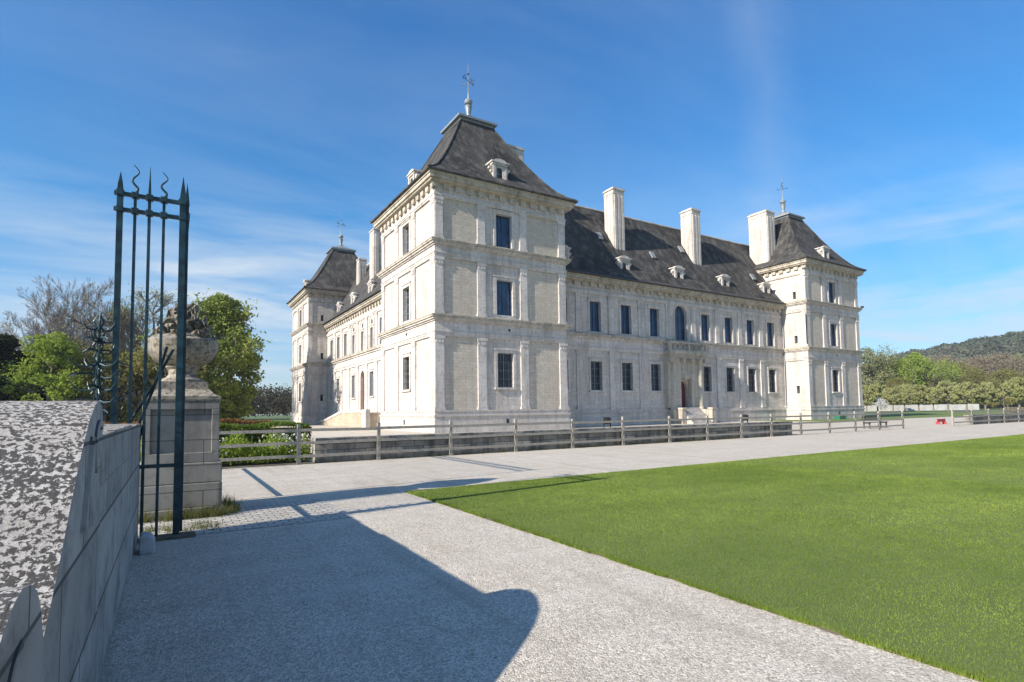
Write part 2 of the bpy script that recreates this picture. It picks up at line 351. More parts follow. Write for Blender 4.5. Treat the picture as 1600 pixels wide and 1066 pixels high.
def pebbles():
    n = 15000; u = RNG.random(n)
    X = RNG.uniform(-.3, 4.2, n); Y = 1.2+10*u**1.5
    keep = X < 3.97; X = X[keep]; Y = Y[keep]; n = len(X)
    r = RNG.uniform(.0035, .0095, n)*(1+.05*Y)*(1+.7*(RNG.random(n) > .985)); a = RNG.uniform(0, 2*pi, n)
    base = np.array([(1,0,0),(0,1,0),(-1,0,0),(0,-1,0),(0,0,.7)]); fc = np.array([(0,1,4),(1,2,4),(2,3,4),(3,0,4)])
    c, s = np.cos(a)[:, None], np.sin(a)[:, None]; sx = RNG.uniform(.6, 1.3, (n, 1))
    bx = base[None, :, 0]*sx; by = base[None, :, 1]; V = np.stack([c*bx-s*by, s*bx+c*by, np.broadcast_to(base[None, :, 2], (n, 5))], 2)*r[:, None, None]
    V += np.stack([X, Y, 0*X], 1)[:, None, :]
    Fc = (fc[None]+5*np.arange(n)[:, None, None]).reshape(-1, 3)
    tag(arrays('loose_pebbles', V.reshape(-1, 3), Fc, M['pebble']), 'loose pale pebbles scattered over the gravel path', 'gravel', kind='stuff')
pebbles()

# ------------------------------------------------------------------ the chateau
CH = empty('chateau', (23.1, 44.5, 0)); tag(CH, 'pale limestone Renaissance château with dark hipped roofs on square corner pavilions', 'castle')
def part(mb, name, mat, parent=None, **k):
    o = mb.build(name, mat, None, **k); p = parent or CH; o.parent = p; o.matrix_parent_inverse = p_inv(p); return o
def p_inv(p):
    return Matrix.Translation((-23.1, -44.5, 0)) if p is CH else Matrix.Identity(4)
def facade(mb, fr, N, U0, U1, Z0, Z1, holes, d=0., depth=.5):
    us = sorted({U0, U1, *[h[0] for h in holes], *[h[1] for h in holes]}); zs = sorted({Z0, Z1, *[h[2] for h in holes], *[h[3] for h in holes]})
    for i in range(len(us)-1):
        for j in range(len(zs)-1):
            uc, zc = (us[i]+us[i+1])/2, (zs[j]+zs[j+1])/2
            if any(h[0] < uc < h[1] and h[2] < zc < h[3] for h in holes): continue
            mb.quad(fr(us[i],d,zs[j]), fr(us[i+1],d,zs[j]), fr(us[i+1],d,zs[j+1]), fr(us[i],d,zs[j+1]), N)
    for h in holes:
        a, b, z0, z1 = h[:4]; arch = len(h) > 4; e = d-depth; r = (b-a)/2; zt = z1-r if arch else z1
        mb.quad(fr(a,d,z0), fr(a,e,z0), fr(a,e,zt), fr(a,d,zt)); mb.quad(fr(b,d,z0), fr(b,e,z0), fr(b,e,zt), fr(b,d,zt))
        mb.quad(fr(a,d,z0), fr(b,d,z0), fr(b,e,z0), fr(a,e,z0))
        if not arch: mb.quad(fr(a,d,z1), fr(b,d,z1), fr(b,e,z1), fr(a,e,z1))
        else:
            k = 14; A = [(a+r-r*cos(pi*i/k), zt+r*sin(pi*i/k)) for i in range(k+1)]
            for (ua, za), (ub, zb) in zip(A[:-1], A[1:]):
                mb.quad(fr(ua,d,za), fr(ub,d,zb), fr(ub,d,z1), fr(ua,d,z1), N)
                mb.quad(fr(ua,d,za), fr(ub,d,zb), fr(ub,e,zb), fr(ua,e,za))
def window(fr, uc, w, z0, z1, kind, d=0., sw=.2, sill=True):
    """stone surround > wooden frame, pane or blue shutters, iron bars"""
    a, b = uc-w/2, uc+w/2; mb = MB(); e = d-.02; q = d+.055
    if kind == 'arch':
        r = w/2; zt = z1-r; k = 16
        mb.fbox(fr, a-sw, a, e, q, z0, zt); mb.fbox(fr, b, b+sw, e, q, z0, zt)
        for i in range(k):
            t0, t1 = pi*i/k, pi*(i+1)/k; c = []
            for dd in (q, e):
                pass
            pt = lambda t, R, dd: fr(uc-R*cos(t), dd, zt+R*sin(t))
            mb.hexa([pt(t0,r,q), pt(t1,r,q), pt(t1,r,e), pt(t0,r,e), pt(t0,r+sw,q), pt(t1,r+sw,q), pt(t1,r+sw,e), pt(t0,r+sw,e)])
        mb.fbox(fr, uc-.1, uc+.1, q-.01, q+.05, z1-.02, z1+.3)
    else:
        mb.fbox(fr, a-sw, a, e, q, z0, z1); mb.fbox(fr, b, b+sw, e, q, z0, z1); mb.fbox(fr, a-sw, b+sw, e, q, z1, z1+sw)
        mb.fbox(fr, a-sw-.05, b+sw+.05, e, q+.07, z1+sw, z1+sw+.09)
    if sill: mb.fbox(fr, a-sw-.04, b+sw+.04, e, q+.09, z0-.17, z0)
    W = part(mb, 'window', M['trim'])
    g = d-.36; p = MB(); fm = MB(); zt = z1 - (w/2 if kind == 'arch' else 0)
    if kind == 'arch':
        k = 16; r = w/2; poly = [(a, z0), (b, z0)]+[(uc+r*cos(pi*i/k), zt+r*sin(pi*i/k)) for i in range(k+1)]
        p.add([fr(u, g, z) for u, z in poly], [tuple(range(len(poly)))])
    else: p.quad(fr(a,g,z0), fr(b,g,z0), fr(b,g,z1), fr(a,g,z1))
    blue = kind in ('shutter', 'arch')
    part(p, 'shutter' if blue else 'pane', M['shutter'] if blue else M['glass'], W)
    fm.fbox(fr, a, a+.07, g+.002, g+.06, z0, zt); fm.fbox(fr, b-.07, b, g+.002, g+.06, z0, zt); fm.fbox(fr, uc-.045, uc+.045, g+.002, g+.06, z0+.05, z1-.05)
    fm.fbox(fr, a+.07, b-.07, g+.003, g+.05, z0, z0+.08); fm.fbox(fr, a+.07, b-.07, g+.003, g+.055, zt-.075, zt)
    nr = 4 if not blue else 4
    for i in range(1, nr):
        z = z0+(zt-z0)*i/nr; fm.fbox(fr, a+.07, b-.07, g+.004, g+.035, z-.02, z+.02)
    if blue:
        for s in (-1, 1):
            fm.fbox(fr, uc+s*w*.25-.012, uc+s*w*.25+.012, g+.004, g+.03, z0+.08, zt-.08)
    part(fm, 'window_frame', M['shutter'] if blue else M['winwood'], W)
    if kind == 'bars':
        ib = MB()
        for i in range(1, 6): u = a+w*i/6; ib.fbox(fr, u-.012, u+.012, d-.14, d-.116, z0, z1)
        for i in range(1, 5): z = z0+(z1-z0)*i/5; ib.fbox(fr, a, b, d-.145, d-.112, z-.012, z+.012)
        part(ib, 'window_grille', M['iron'], W)
    return W
def pilaster(fr, u0, u1, d, z0, z1, p=.11, fancy=True):
    p += random.uniform(-.0015, .0015); mb = MB(); mb.fbox(fr, u0, u1, d-.02, d+p, z0+.26, z1-.34)
    mb.fbox(fr, u0-.07, u1+.07, d-.02, d+p+.06, z0, z0+.17); mb.fbox(fr, u0-.035, u1+.035, d-.02, d+p+.03, z0+.17, z0+.26)
    mb.fbox(fr, u0-.03, u1+.03, d-.02, d+p+.03, z1-.34, z1-.22); mb.fbox(fr, u0-.07, u1+.07, d-.02, d+p+.06, z1-.22, z1)
    if fancy:   # capital leaves
        n = 3
        for i in range(n):
            u = u0+(u1-u0)*(i+.5)/n; mb.fbox(fr, u-.07, u+.07, d+p-.01, d+p+.05, z1-.52, z1-.34)
    return part(mb, 'pilaster', M['trim'])
def dormer(O, U, N, back=2.6):
    fr = frame(O, U, N); mb = MB(); a = .27; z1 = 1.50; k = 10
    facade(mb, fr, Vector(N), -.68, .68, 0, 1.84, [(-a, a, .50, z1, 1)], 0, .3)
    for s in (-1, 1):
        mb.quad(fr(s*.68,0,0), fr(s*.68,-back,0), fr(s*.68,-back,1.84), fr(s*.68,0,1.84))
        mb.fbox(fr, s*.56-.11, s*.56+.11, -.01, .07, .16, 1.66); mb.fbox(fr, s*.34-.05, s*.34+.05, -.01, .03, .5, 1.5)
        sc = [(0,1.0),(.1,1.05),(.2,1.25),(.32,1.3),(.36,1.42),(.28,1.52),(.16,1.50),(.06,1.66),(0,1.7)]      # scroll ear at each side
        mb.prism([(s*(.68+x), z) for x, z in sc], lambda u, z: fr(u, -.30, z), lambda u, z: fr(u, -.04, z))
    mb.fbox(fr, -.72, .72, -.02, .10, 0, .16); mb.fbox(fr, -.76, .76, -.3, .10, 1.66, 1.84); mb.fbox(fr, -.86, .86, -back, .18, 1.84, 1.96)
    seg = [(-.62,1.96),(.62,1.96)]+[(.62*cos(t), 1.96+.24*sin(t)) for t in [pi*i/k for i in range(1, k)]]
    mb.prism(seg, lambda u, z: fr(u, -.3, z), lambda u, z: fr(u, .10, z))
    mb.fbox(fr, -.8, .8, -.02, .15, -.14, .0)
    D = part(mb, 'dormer', M['trim'])
    rf = MB(); sg = [(-.84,1.962),(-.5,2.1),(0,2.2),(.5,2.1),(.84,1.962)]
    rf.prism(sg, lambda u, z: fr(u, -back, z), lambda u, z: fr(u, -.36, z)); part(rf, 'dormer_roof', M['darklead'], D)
    p = MB(); p.quad(fr(-a,-.22,.5), fr(a,-.22,.5), fr(a,-.22,z1), fr(-a,-.22,z1)); part(p, 'dormer_pane', M['glass'], D)
    w = MB(); w.fbox(fr, -.025, .025, -.21, -.17, .5, z1); w.fbox(fr, -a, a, -.21, -.18, 1.0, 1.05); part(w, 'dormer_frame', M['winwood'], D)
    return D
def chimney(x0, x1, y0, y1, z0, z1, flute='y'):
    mb = MB(); mb.box(x0, x1, y0, y1, z0, z1)
    mb.box(x0-.1, x1+.1, y0-.1, y1+.1, z1, z1+.16); mb.box(x0-.04, x1+.04, y0-.04, y1+.04, z1-.45, z1-.33)
    mb.box(x0+.08, x1-.08, y0+.08, y1-.08, z1+.16, z1+.32); w = (x1-x0)
    for i in range(3):
        u = x0+w*(i+.5)/3; mb.box(u-w*.10, u+w*.10, y0-.09, y0+.01, z0, z1-.55)
    for s in range(3):
        v = y0+(y1-y0)*(s+.5)/3; mb.box(x0-.05, x0+.01, v-(y1-y0)*.13, v+(y1-y0)*.13, z0, z1-.55)
    c = part(mb, 'chimney', M['stone'])
    p = MB(); p.box(x0+.2, x1-.2, y0+.2, y1-.2, z1+.32, z1+.36); part(p, 'chimney_flue', M['darklead'], c)
    return c
def console_band(fr, u0, u1, n, w, z0, z1, dep, zs):
    """one carved band: a strip with its row of brackets hanging below"""
    poly = [(u0, z1), (u0, zs)]; p = (u1-u0)/n
    for i in range(n):
        c = u0+p*(i+.5); a, b = c-w/2, c+w/2
        poly += [(a, zs), (a, z0+.1), (a+.06, z0), (b-.06, z0), (b, z0+.1), (b, zs)]
    poly += [(u1, zs), (u1, z1)]
    mb = MB(); mb.prism(poly, lambda u, z: fr(u, -.01, z), lambda u, z: fr(u, dep, z)); return part(mb, 'bracket_band', M['cornice'])
B1 = [(0, .75), (3.68, 4.46), (7.72, 8.46), (11.72, 12.5)]
def pavilion(cx, cy, det, slit=()):
    """det: detailed faces ('S' looks to -Y, 'W' to -X, ...)"""
    H = 6.25; D0 = -.11; mb = MB()
    faces = {'S': ((cx-H, cy-H, 0), (1,0,0), (0,-1,0)), 'W': ((cx-H, cy+H, 0), (0,-1,0), (-1,0,0)),
             'E': ((cx+H, cy-H, 0), (0,1,0), (1,0,0)), 'N': ((cx+H, cy+H, 0), (-1,0,0), (0,1,0))}
    for k, (O, U, N) in faces.items():
        fr = frame(O, U, N); hs = []
        if k in det:
            hs = [(5.5, 7.0, 3.5, 6.3), (5.48, 7.02, 9.42, 12.3), (5.48, 7.0, 15.08, 17.8)]
        elif k in dict(slit):
            hs = [(s[0]-.2, s[0]+.2, s[1], s[1]+.95) for s in dict(slit)[k]]
        facade(mb, fr, Vector(N), -D0 if True else 0, 12.5+D0, 0, 19.6, hs, D0, .42)
        if k in det:
            window(fr, 6.25, 1.5, 3.5, 6.3, 'bars', D0, .26); kk = 'plain' if k == 'W' else 'shutter'; window(fr, 6.25, 1.54, 9.42, 12.3, kk, D0, .26, False)
            window(fr, 6.24, 1.52, 15.08, 17.8, kk, D0, .22, False)
            for a, b in B1:
                if k == 'W': a += .006; b -= .006
                q_ = .104 if k == 'W' else .11; pilaster(fr, a, b, D0, 1.72, 7.4, q_); pilaster(fr, a+.02, b-.02, D0, 9.1, 13.5, q_); pilaster(fr, a+.05, b-.05, D0, 14.95, 18.2, q_)
            bk = MB(); bk.fbox(fr, 6.14, 6.36, .12, .3, 1.05, 1.32) # small vent hood
            if k == 'S':
                for z0, z1 in ((1.74, 7.38), (9.14, 13.48), (14.99, 18.18)):    # rubble infill between the dressed pilasters
                    for u0, u1 in ((.86, 3.58), (8.57, 11.62)):
                        pn = MB(); pn.fbox(fr, u0, u1, D0-.03, D0+.004, z0, z1); part(pn, 'wall_panel', M['panel'])
            vt = MB(); vt.fbox(fr, 6.15, 6.38, .115, .135, .55, .95); part(vt, 'cellar_vent', M['black'])
            vt = MB(); vt.fbox(fr, 6.5, 6.68, -.02, .055, 8.1, 8.28); part(vt, 'frieze_vent', M['black'])
        else:
            for s in dict(slit).get(k, []):
                p = MB(); p.quad(fr(s[0]-.2,D0-.35,s[1]), fr(s[0]+.2,D0-.35,s[1]), fr(s[0]+.2,D0-.35,s[1]+.95), fr(s[0]-.2,D0-.35,s[1]+.95))
                part(p, 'slit_window', M['glass'])
            for u0, u1 in ((0, .6), (11.9, 12.5)):
                q = MB(); q.fbox(fr, u0, u1, D0-.02, -.02, 1.72, 18.2); part(q, 'corner_strip', M['trim'])
    part(mb, 'pavilion_wall', M['stone'])
    pl = MB(); pl.slab(cx, cy, H+.10, 0, 1.22); pl.slab(cx, cy, H+.17, 1.22, 1.36); pl.slab(cx, cy, H+.07, 1.36, 1.6); pl.slab(cx, cy, H+.12, 1.6, 1.72); part(pl, 'plinth', M['stone'])
    for z, top, nm in ((7.4, 9.0, 'a'), (13.5, 14.85, 'b')):
        e = MB(); h = top-z
        e.slab(cx, cy, H+.02, z, z+.16); e.slab(cx, cy, H+.05, z+.16, z+.32); e.slab(cx, cy, H+.10, z+.32, z+.38)
        e.slab(cx, cy, H+.01, z+.38, top-.46); e.slab(cx, cy, H+.12, top-.46, top-.34); e.slab(cx, cy, H+.25, top-.34, top-.2)
        part(e, 'entablature', M['trim'])
        g = MB(); g.slab(cx, cy, H+.36, top-.2, top-.06); g.slab(cx, cy, H+.40, top-.06, top); g.slab(cx, cy, H+.05, top, top+.12); part(g, 'string_course', M['cornice'])
    e = MB(); e.slab(cx, cy, H+.03, 18.2, 18.34); e.slab(cx, cy, H+.07, 18.34, 18.5); e.slab(cx, cy, H+.0, 18.5, 19.3); part(e, 'frieze', M['trim'])
    for k, (O, U, N) in faces.items():
        if k in ('E', 'N'): continue
        console_band(frame(O, U, N), -.5 if k == 'S' else 0, 12.5 if k == 'S' else 12.98, 13, .56, 18.8, 19.3, .22, 19.22)
    g = MB(); g.slab(cx, cy, H+.46, 19.3, 19.45); g.slab(cx, cy, H+.60, 19.45, 19.72); g.slab(cx, cy, H+.68, 19.72, 19.9); part(g, 'cornice', M['cornice'])
    # bell-cast hipped roof
    prof = [(7.12, 19.9), (7.12, 20.02), (6.45, 20.4), (5.75, 21.0), (5.0, 21.95), (4.2, 23.15), (3.4, 24.45), (2.6, 25.9), (1.62, 27.7)]
    r = MB(); V = []
    for h, z in prof: V += [(cx-h, cy-h, z), (cx+h, cy-h, z), (cx+h, cy+h, z), (cx-h, cy+h, z)]
    r.add(V, [(4*i+j, 4*i+(j+1) % 4, 4*i+4+(j+1) % 4, 4*i+4+j) for i in range(len(prof)-1) for j in range(4)]+[(3,2,1,0)])
    R = part(r, 'pavilion_roof', M['slate'])
    hp = MB()
    for sx, sy in ((-1,-1),(1,-1),(1,1),(-1,1)): hp.tube([(cx+sx*h, cy+sy*h, z+.02) for h, z in prof[1:]], .075, 6)
    part(hp, 'hip_tiles', M['slate'], R)
    g = MB(); g.slab(cx, cy, 1.72, 27.66, 27.86); g.slab(cx, cy, 1.98, 27.86, 28.05); g.slab(cx, cy, 1.80, 28.05, 28.15)
    g.hexa([(cx-1.6,cy-1.6,28.15),(cx+1.6,cy-1.6,28.15),(cx+1.6,cy+1.6,28.15),(cx-1.6,cy+1.6,28.15),(cx-.3,cy-.3,28.95),(cx+.3,cy-.3,28.95),(cx+.3,cy+.3,28.95),(cx-.3,cy+.3,28.95)])
    part(g, 'roof_cap', M['lead'], R)
    f = MB(); f.lathe(cx, cy, [(.36,28.9),(.4,29.02),(.2,29.12),(.2,29.3),(.3,29.9),(.36,30.1),(.16,30.14),(.14,30.24),(.34,30.36),(.4,30.56),(.3,30.74),(.08,30.86),(.05,31.4)], 16)
    f.tube([(cx,cy,31.2),(cx,cy,34.3)], [.05,.02], 6); part(f, 'finial', M['lead'], R)
    v = MB(); z = 32.6
    v.tube([(cx-.75,cy-.35,z),(cx+.75,cy+.35,z)], .025, 5); v.tube([(cx+.35,cy-.6,z-.25),(cx-.35,cy+.6,z-.25)], .025, 5)
    for s in (-1, 1):
        v.tube([(cx+s*.3,cy+s*.14,z+.02),(cx+s*.5,cy+s*.23,z+.3),(cx+s*.3,cy+s*.14,z+.42)], .022, 5); v.tube([(cx+s*.6,cy+s*.28,z-.16),(cx+s*.75,cy+s*.35,z+.02),(cx+s*.6,cy+s*.28,z+.18)], .022, 5)
        v.tube([(cx+s*.2,cy-s*.35,z-.25),(cx+s*.3,cy-s*.52,z-.05),(cx+s*.35,cy-s*.6,z-.3)], .02, 5)
    v.lathe(cx, cy, [(.02,z+.55),(.09,z+.62),(.09,z+.68),(.02,z+.75)], 8); part(v, 'weather_vane', M['iron'], R)
    for k, (O, U, N) in faces.items():
        if k in det: dormer(frame(O, U, N)(6.25, -.62, 20.55), U, N, 3.2)
PF, PR, PL = (23.1, 44.52), (72.8, 44.52), (23.1, 90.3)
pavilion(*PF, 'SW'); pavilion(*PR, 'S', (('W', [(11.0, 3.3), (11.0, 9.6), (11.0, 15.2), (11.3, .35)]),)); pavilion(*PL, 'W', (('S', [(2.0, 3.4), (2.0, 9.6), (2.0, 15.3)]),))

def wing(O, U, N, u0, u1, openings, pils, horiz):
    fr = frame(O, U, N); D0 = 0.; mb = MB()
    hs = [(uc-w/2, uc+w/2, a, b)+((1,) if k in ('arch', 'door') else ()) for uc, w, a, b, k in openings]
    facade(mb, fr, Vector(N), u0, u1, 0, 14.2, hs, 0, .5); part(mb, 'wing_wall', M['stone'])
    for uc, w, a, b, k in openings:
        if k != 'door': window(fr, uc, w, a, b, k, 0, .2, a < 9)
    for z0, z1 in ((1.62, 7.4), (9.1, 12.95)):
        for u in pils: pilaster(fr, u-.36, u+.36, 0, z0, z1, .10, False)
    m2 = MB(); m2.fbox(fr, u0, u1, -.1, .16, 0, 1.25); m2.fbox(fr, u0, u1, -.1, .24, 1.25, 1.4); m2.fbox(fr, u0, u1, -.1, .13, 1.4, 1.62); part(m2, 'plinth', M['stone'])
    m2 = MB(); m2.fbox(fr, u0, u1, -.1, .12, 7.4, 7.7); m2.fbox(fr, u0, u1, -.1, .18, 7.7, 7.78); m2.fbox(fr, u0, u1, -.1, .10, 7.78, 8.55); m2.fbox(fr, u0, u1, -.1, .24, 8.55, 8.75)
    part(m2, 'entablature', M['trim'])
    m2 = MB(); m2.fbox(fr, u0, u1, -.1, .40, 8.75, 8.92); m2.fbox(fr, u0, u1, -.1, .44, 8.92, 8.99); part(m2, 'string_course', M['cornice'])
    m2 = MB(); m2.fbox(fr, u0, u1, -.1, .12, 12.95, 13.1); m2.fbox(fr, u0, u1, -.1, .16, 13.1, 13.28); part(m2, 'frieze', M['trim'])
    console_band(fr, u0, u1, int((u1-u0)/1.02), .54, 13.72, 14.14, .22, 14.06)
    m2 = MB(); m2.fbox(fr, u0, u1, -.3, .46, 14.14, 14.28); m2.fbox(fr, u0, u1, -.3, .58, 14.28, 14.5); m2.fbox(fr, u0, u1, -.3, .68, 14.5, 14.68); part(m2, 'cornice', M['cornice'])
    r = MB(); prof = [(.8, 14.68), (.8, 14.78), (0.1, 15.25), (-.9, 16.55), (-5.6, 24.2), (-10.3, 16.55), (-11.9, 14.7)]
    a, b = u0-4.2, u1+4.2
    for (d0, z0), (d1, z1) in zip(prof[:-1], prof[1:]):
        n = 1 if d0 > -5 else 1; r.quad(fr(a,d0,z0), fr(b,d0,z0), fr(b,d1,z1), fr(a,d1,z1), Vector((0,0,1)))
    R = part(r, 'wing_roof', M['slate'])
    q = MB(); q.tube([fr(a,-5.6,24.24), fr(b,-5.6,24.24)], .13, 8); part(q, 'ridge_tiles', M['trim'], R)
    q = MB(); q.tube([fr(u0,.86,14.74), fr(u1,.86,14.74)], .08, 8); part(q, 'gutter', M['darklead'], R)
    return fr, R
RW = [31.2, 35.42, 39.52, 43.6, 47.68, 51.76, 55.88, 60.0, 64.1]
op = []
for x in RW:
    if x == 47.68: op += [(x-29.35, 1.5, 1.75, 4.6, 'door'), (x-29.35, 1.9, 9.1, 13.0, 'arch')]
    else: op += [(x-29.35, 1.45, 3.5, 6.35, 'bars'), (x-29.35, 1.42, 9.3, 12.3, 'shutter')]
pm = [(a+b)/2-29.35 for a, b in zip(RW[:-1], RW[1:])]
frR, roofR = wing((29.35, 41.55, 0), (1,0,0), (0,-1,0), 0, 37.2, op, pm, 'x')
YL_ = 84.05      # left wing, u runs towards -Y from the far pavilion
LW = [(81.35,1), (77.6,1), (73.9,0), (70.05,1), (66.25,2), (62.55,1), (58.9,0), (55.2,1), (52.2,1)]
op = []
for y, k in LW:
    u = YL_-y
    if k == 1: op.append((u, 1.4, 3.5, 6.35, 'plain'))
    if k == 2: op.append((u, 1.6, 1.9, 6.7, 'door'))
    if y in (70.05, 66.25, 62.55): op.append((u, .95, 9.15, 11.5, 'plain'))
    else: op.append((u, 1.4, 9.2, 12.15, 'plain'))
pmL = [YL_-(a[0]+b[0])/2 for a, b in zip(LW[:-1], LW[1:])]
frL, roofL = wing((19.6, YL_, 0), (0,-1,0), (-1,0,0), 0, 33.3, op, pmL, 'y')
for y in (70.05, 66.25, 62.55):
    mb = MB(); uc = YL_-y; R0, zt = .92, 11.95
    for i in range(16):
        t0, t1 = pi*i/16, pi*(i+1)/16; pt = lambda t, R, d: frL(uc-R*cos(t), d, zt+R*sin(t))
        mb.hexa([pt(t0,R0,.07), pt(t1,R0,.07), pt(t1,R0,-.02), pt(t0,R0,-.02), pt(t0,R0+.2,.07), pt(t1,R0+.2,.07), pt(t1,R0+.2,-.02), pt(t0,R0+.2,-.02)])
    for s_ in (-1, 1): a, b = sorted((uc+s_*R0, uc+s_*(R0+.2))); mb.fbox(frL, a, b, -.02, .07, 9.0, zt)
    part(mb, 'blind_arch', M['trim'])
    mb = MB(); mb.lathe(0, 0, [(.3,0),(.3,.02)], 14); mb.v = [frL(uc+a, -.005+c, zt+.25+b) for a, b, c in mb.v]; part(mb, 'oculus', M['glass'])
for x in (32.2, 40.25, 48.5, 56.6, 64.75): dormer((x, 42.3, 15.55), (1,0,0), (0,-1,0), 2.2)
for y in (80.6, 73.3, 65.6): dormer((20.35, y, 15.55), (0,-1,0), (-1,0,0), 2.2)
chimney(40.45, 42.0, 44.0, 45.5, 18.2, 25.6); chimney(53.0, 54.5, 44.0, 45.7, 18.2, 25.6); chimney(66.95, 68.7, 43.3, 46.0, 16, 27.7)
chimney(27.4, 29.5, 45.0, 46.8, 18, 27.6); chimney(22.2, 24.6, 70.0, 71.8, 18, 25.7); chimney(22.9, 24.0, 79.2, 80.4, 19, 24.0)
for x, y, z in ((38.9, 44.7, 0), (52.0, 45.0, 0), (63.8, 43.6, 0), (46.0, 43.9, 0)):
    zz = 16.55+(y-42.45)*7.65/4.7; mb = MB()
    mb.hexa([(x-.3,y-.3,zz-.35),(x+.3,y-.3,zz-.35),(x+.3,y+.2,zz+.45),(x-.3,y+.2,zz+.45),(x-.3,y-.42,zz-.28),(x+.3,y-.42,zz-.28),(x+.3,y+.08,zz+.55),(x-.3,y+.08,zz+.55)]); part(mb, 'skylight', M['lead'])
# doors
def doors(fr, uc, w, z0, z1):
    mb = MB(); r = w/2; zt = z1-r; k = 14
    poly = [(uc-r, z0), (uc+r, z0)]+[(uc+r*cos(pi*i/k), zt+r*sin(pi*i/k)) for i in range(k+1)]
    mb.prism(poly, lambda u, z: fr(u, -.4, z), lambda u, z: fr(u, -.34, z))
    for s in (-1, 1):
        for j in range(3):
            z = z0+.25+j*(z1-z0-.9)/3; mb.fbox(fr, uc+s*r*.5-r*.3, uc+s*r*.5+r*.3, -.345, -.31, z, z+(z1-z0-.9)/3-.22)
    D = part(mb, 'door', M['door'])
    h = MB(); h.lathe(0, 0, [(.01,0),(.04,.02),(.04,.05),(.01,.07)], 8)
    p = fr(uc+.12, -.28, z0+1.15); h.v = [(a+p[0], b+p[1], c+p[2]) for a, b, c in h.v]; part(h, 'door_handle', M['black'], D)
doors(frR, 18.33, 1.5, 1.75, 4.6); doors(frL, YL_-66.25, 1.6, 1.9, 6.7)
# garden portal: two columns each side, balcony with ring balustrade, steps with cheek blocks
X0 = 47.7; mb = MB()
for s in (-1, 1):
    mb.box(X0+s*1.85-1.0, X0+s*1.85+1.0, 41.0, 41.6, 1.7, 7.05)
mb.box(X0-.9, X0+.9, 41.05, 41.5, 4.9, 7.05); mb.box(X0-.28, X0+.28, 40.9, 41.1, 4.75, 5.4)
P_ = part(mb, 'portal', M['cornice'])
for s in (-1, 1):
    mb = MB(); mb.lathe(X0+s*2.1, 41.0, [(.42,1.5),(.42,1.72),(.36,1.8),(.35,4.5),(.30,6.5),(.36,6.6),(.44,7.05)], 18); mb.box(X0+s*2.1-.55, X0+s*2.1+.55, 40.5, 41.6, 0, 1.5); part(mb, 'portal_column', M['cornice'], P_)
mb = MB(); mb.box(X0-2.85, X0+2.85, 40.65, 41.6, 7.05, 7.3); mb.box(X0-2.95, X0+2.95, 40.55, 41.6, 7.3, 7.5); mb.box(X0-3.05, X0+3.05, 40.45, 41.6, 7.5, 7.72)
for s in (-1, 1):
    for off in (.7, 1.85, 2.75): mb.box(X0+s*off-.15, X0+s*off+.15, 40.5, 41.1, 6.6, 7.05)
B_ = part(mb, 'balcony', M['cornice'])
mb = MB(); mb.box(X0-3.0, X0+3.0, 40.5, 40.7, 8.6, 8.78); mb.box(X0-3.0, X0+3.0, 40.5, 40.7, 7.72, 7.86)
for s in (-1, 1): mb.box(X0+s*2.9-.15, X0+s*2.9+.15, 40.47, 40.73, 7.72, 8.85); mb.box(X0+s*2.9-.1, X0+s*2.9+.1, 40.7, 41.5, 8.6, 8.78)
mb.box(X0-.1, X0+.1, 40.49, 40.71, 7.86, 8.6)
for i in range(7):
    if i == 3: continue
    x = X0-2.52+i*.84; ring = [(x+.33*cos(2*pi*j/16), 40.6, 8.23+.35*sin(2*pi*j/16)) for j in range(17)]; mb.tube(ring, .06, 6, False)
part(mb, 'balustrade', M['cornice'], B_)
mb = MB()
for i in range(9): mb.box(X0-1.5, X0+1.5, 39.0+i*.2, 41.2, .19*i, .19*(i+1))
part(mb, 'steps', M['stone'])
for s in (-1, 1):
    yc = 39.7 if s < 0 else 38.9; mb = MB(); mb.box(X0+s*1.9-.3, X0+s*1.9+.3, yc+.1, 40.49, 0, 1.5); mb.box(X0+s*1.9-.36, X0+s*1.9+.36, yc, yc+.7, 1.5, 1.7)
    part(mb, 'step_cheek', M['cornice'])
# perron of the left facade
mb = MB(); poly = [(57.6, 0), (80, 0), (80, .25), (76, .55), (67.5, 1.62), (57.6, 1.62)]
mb.prism(poly, lambda y, z: (17.5, y, z), lambda y, z: (19.5, y, z)); S_ = part(mb, 'perron', M['stain'])
mb = MB(); poly = [(58.9, 1.62), (67.5, 1.62), (76, .55), (80, .25), (80, .5), (76, .8), (67.4, 1.95), (58.9, 1.85)]
mb.prism(poly, lambda y, z: (17.42, y, z), lambda y, z: (17.72, y, z)); mb.box(17.35, 17.85, 57.5, 58.9, 0, 1.95); part(mb, 'perron_parapet', M['trim'], S_)
mb = MB()
for x, y in ((29.9, 38.0), (79.4, 38.0)): mb.box(x-.1, x+.1, y-.25, y+.1, 14.9, 15.15)
part(mb, 'spotlight', M['black'])
mb = MB(); mb.tube([(29.5, 41.3, .3), (29.5, 41.3, 14.2)], .06, 8); mb.tube([(66.4, 41.3, .3), (66.4, 41.3, 14.2)], .06, 8); part(mb, 'downpipe', M['lead'])

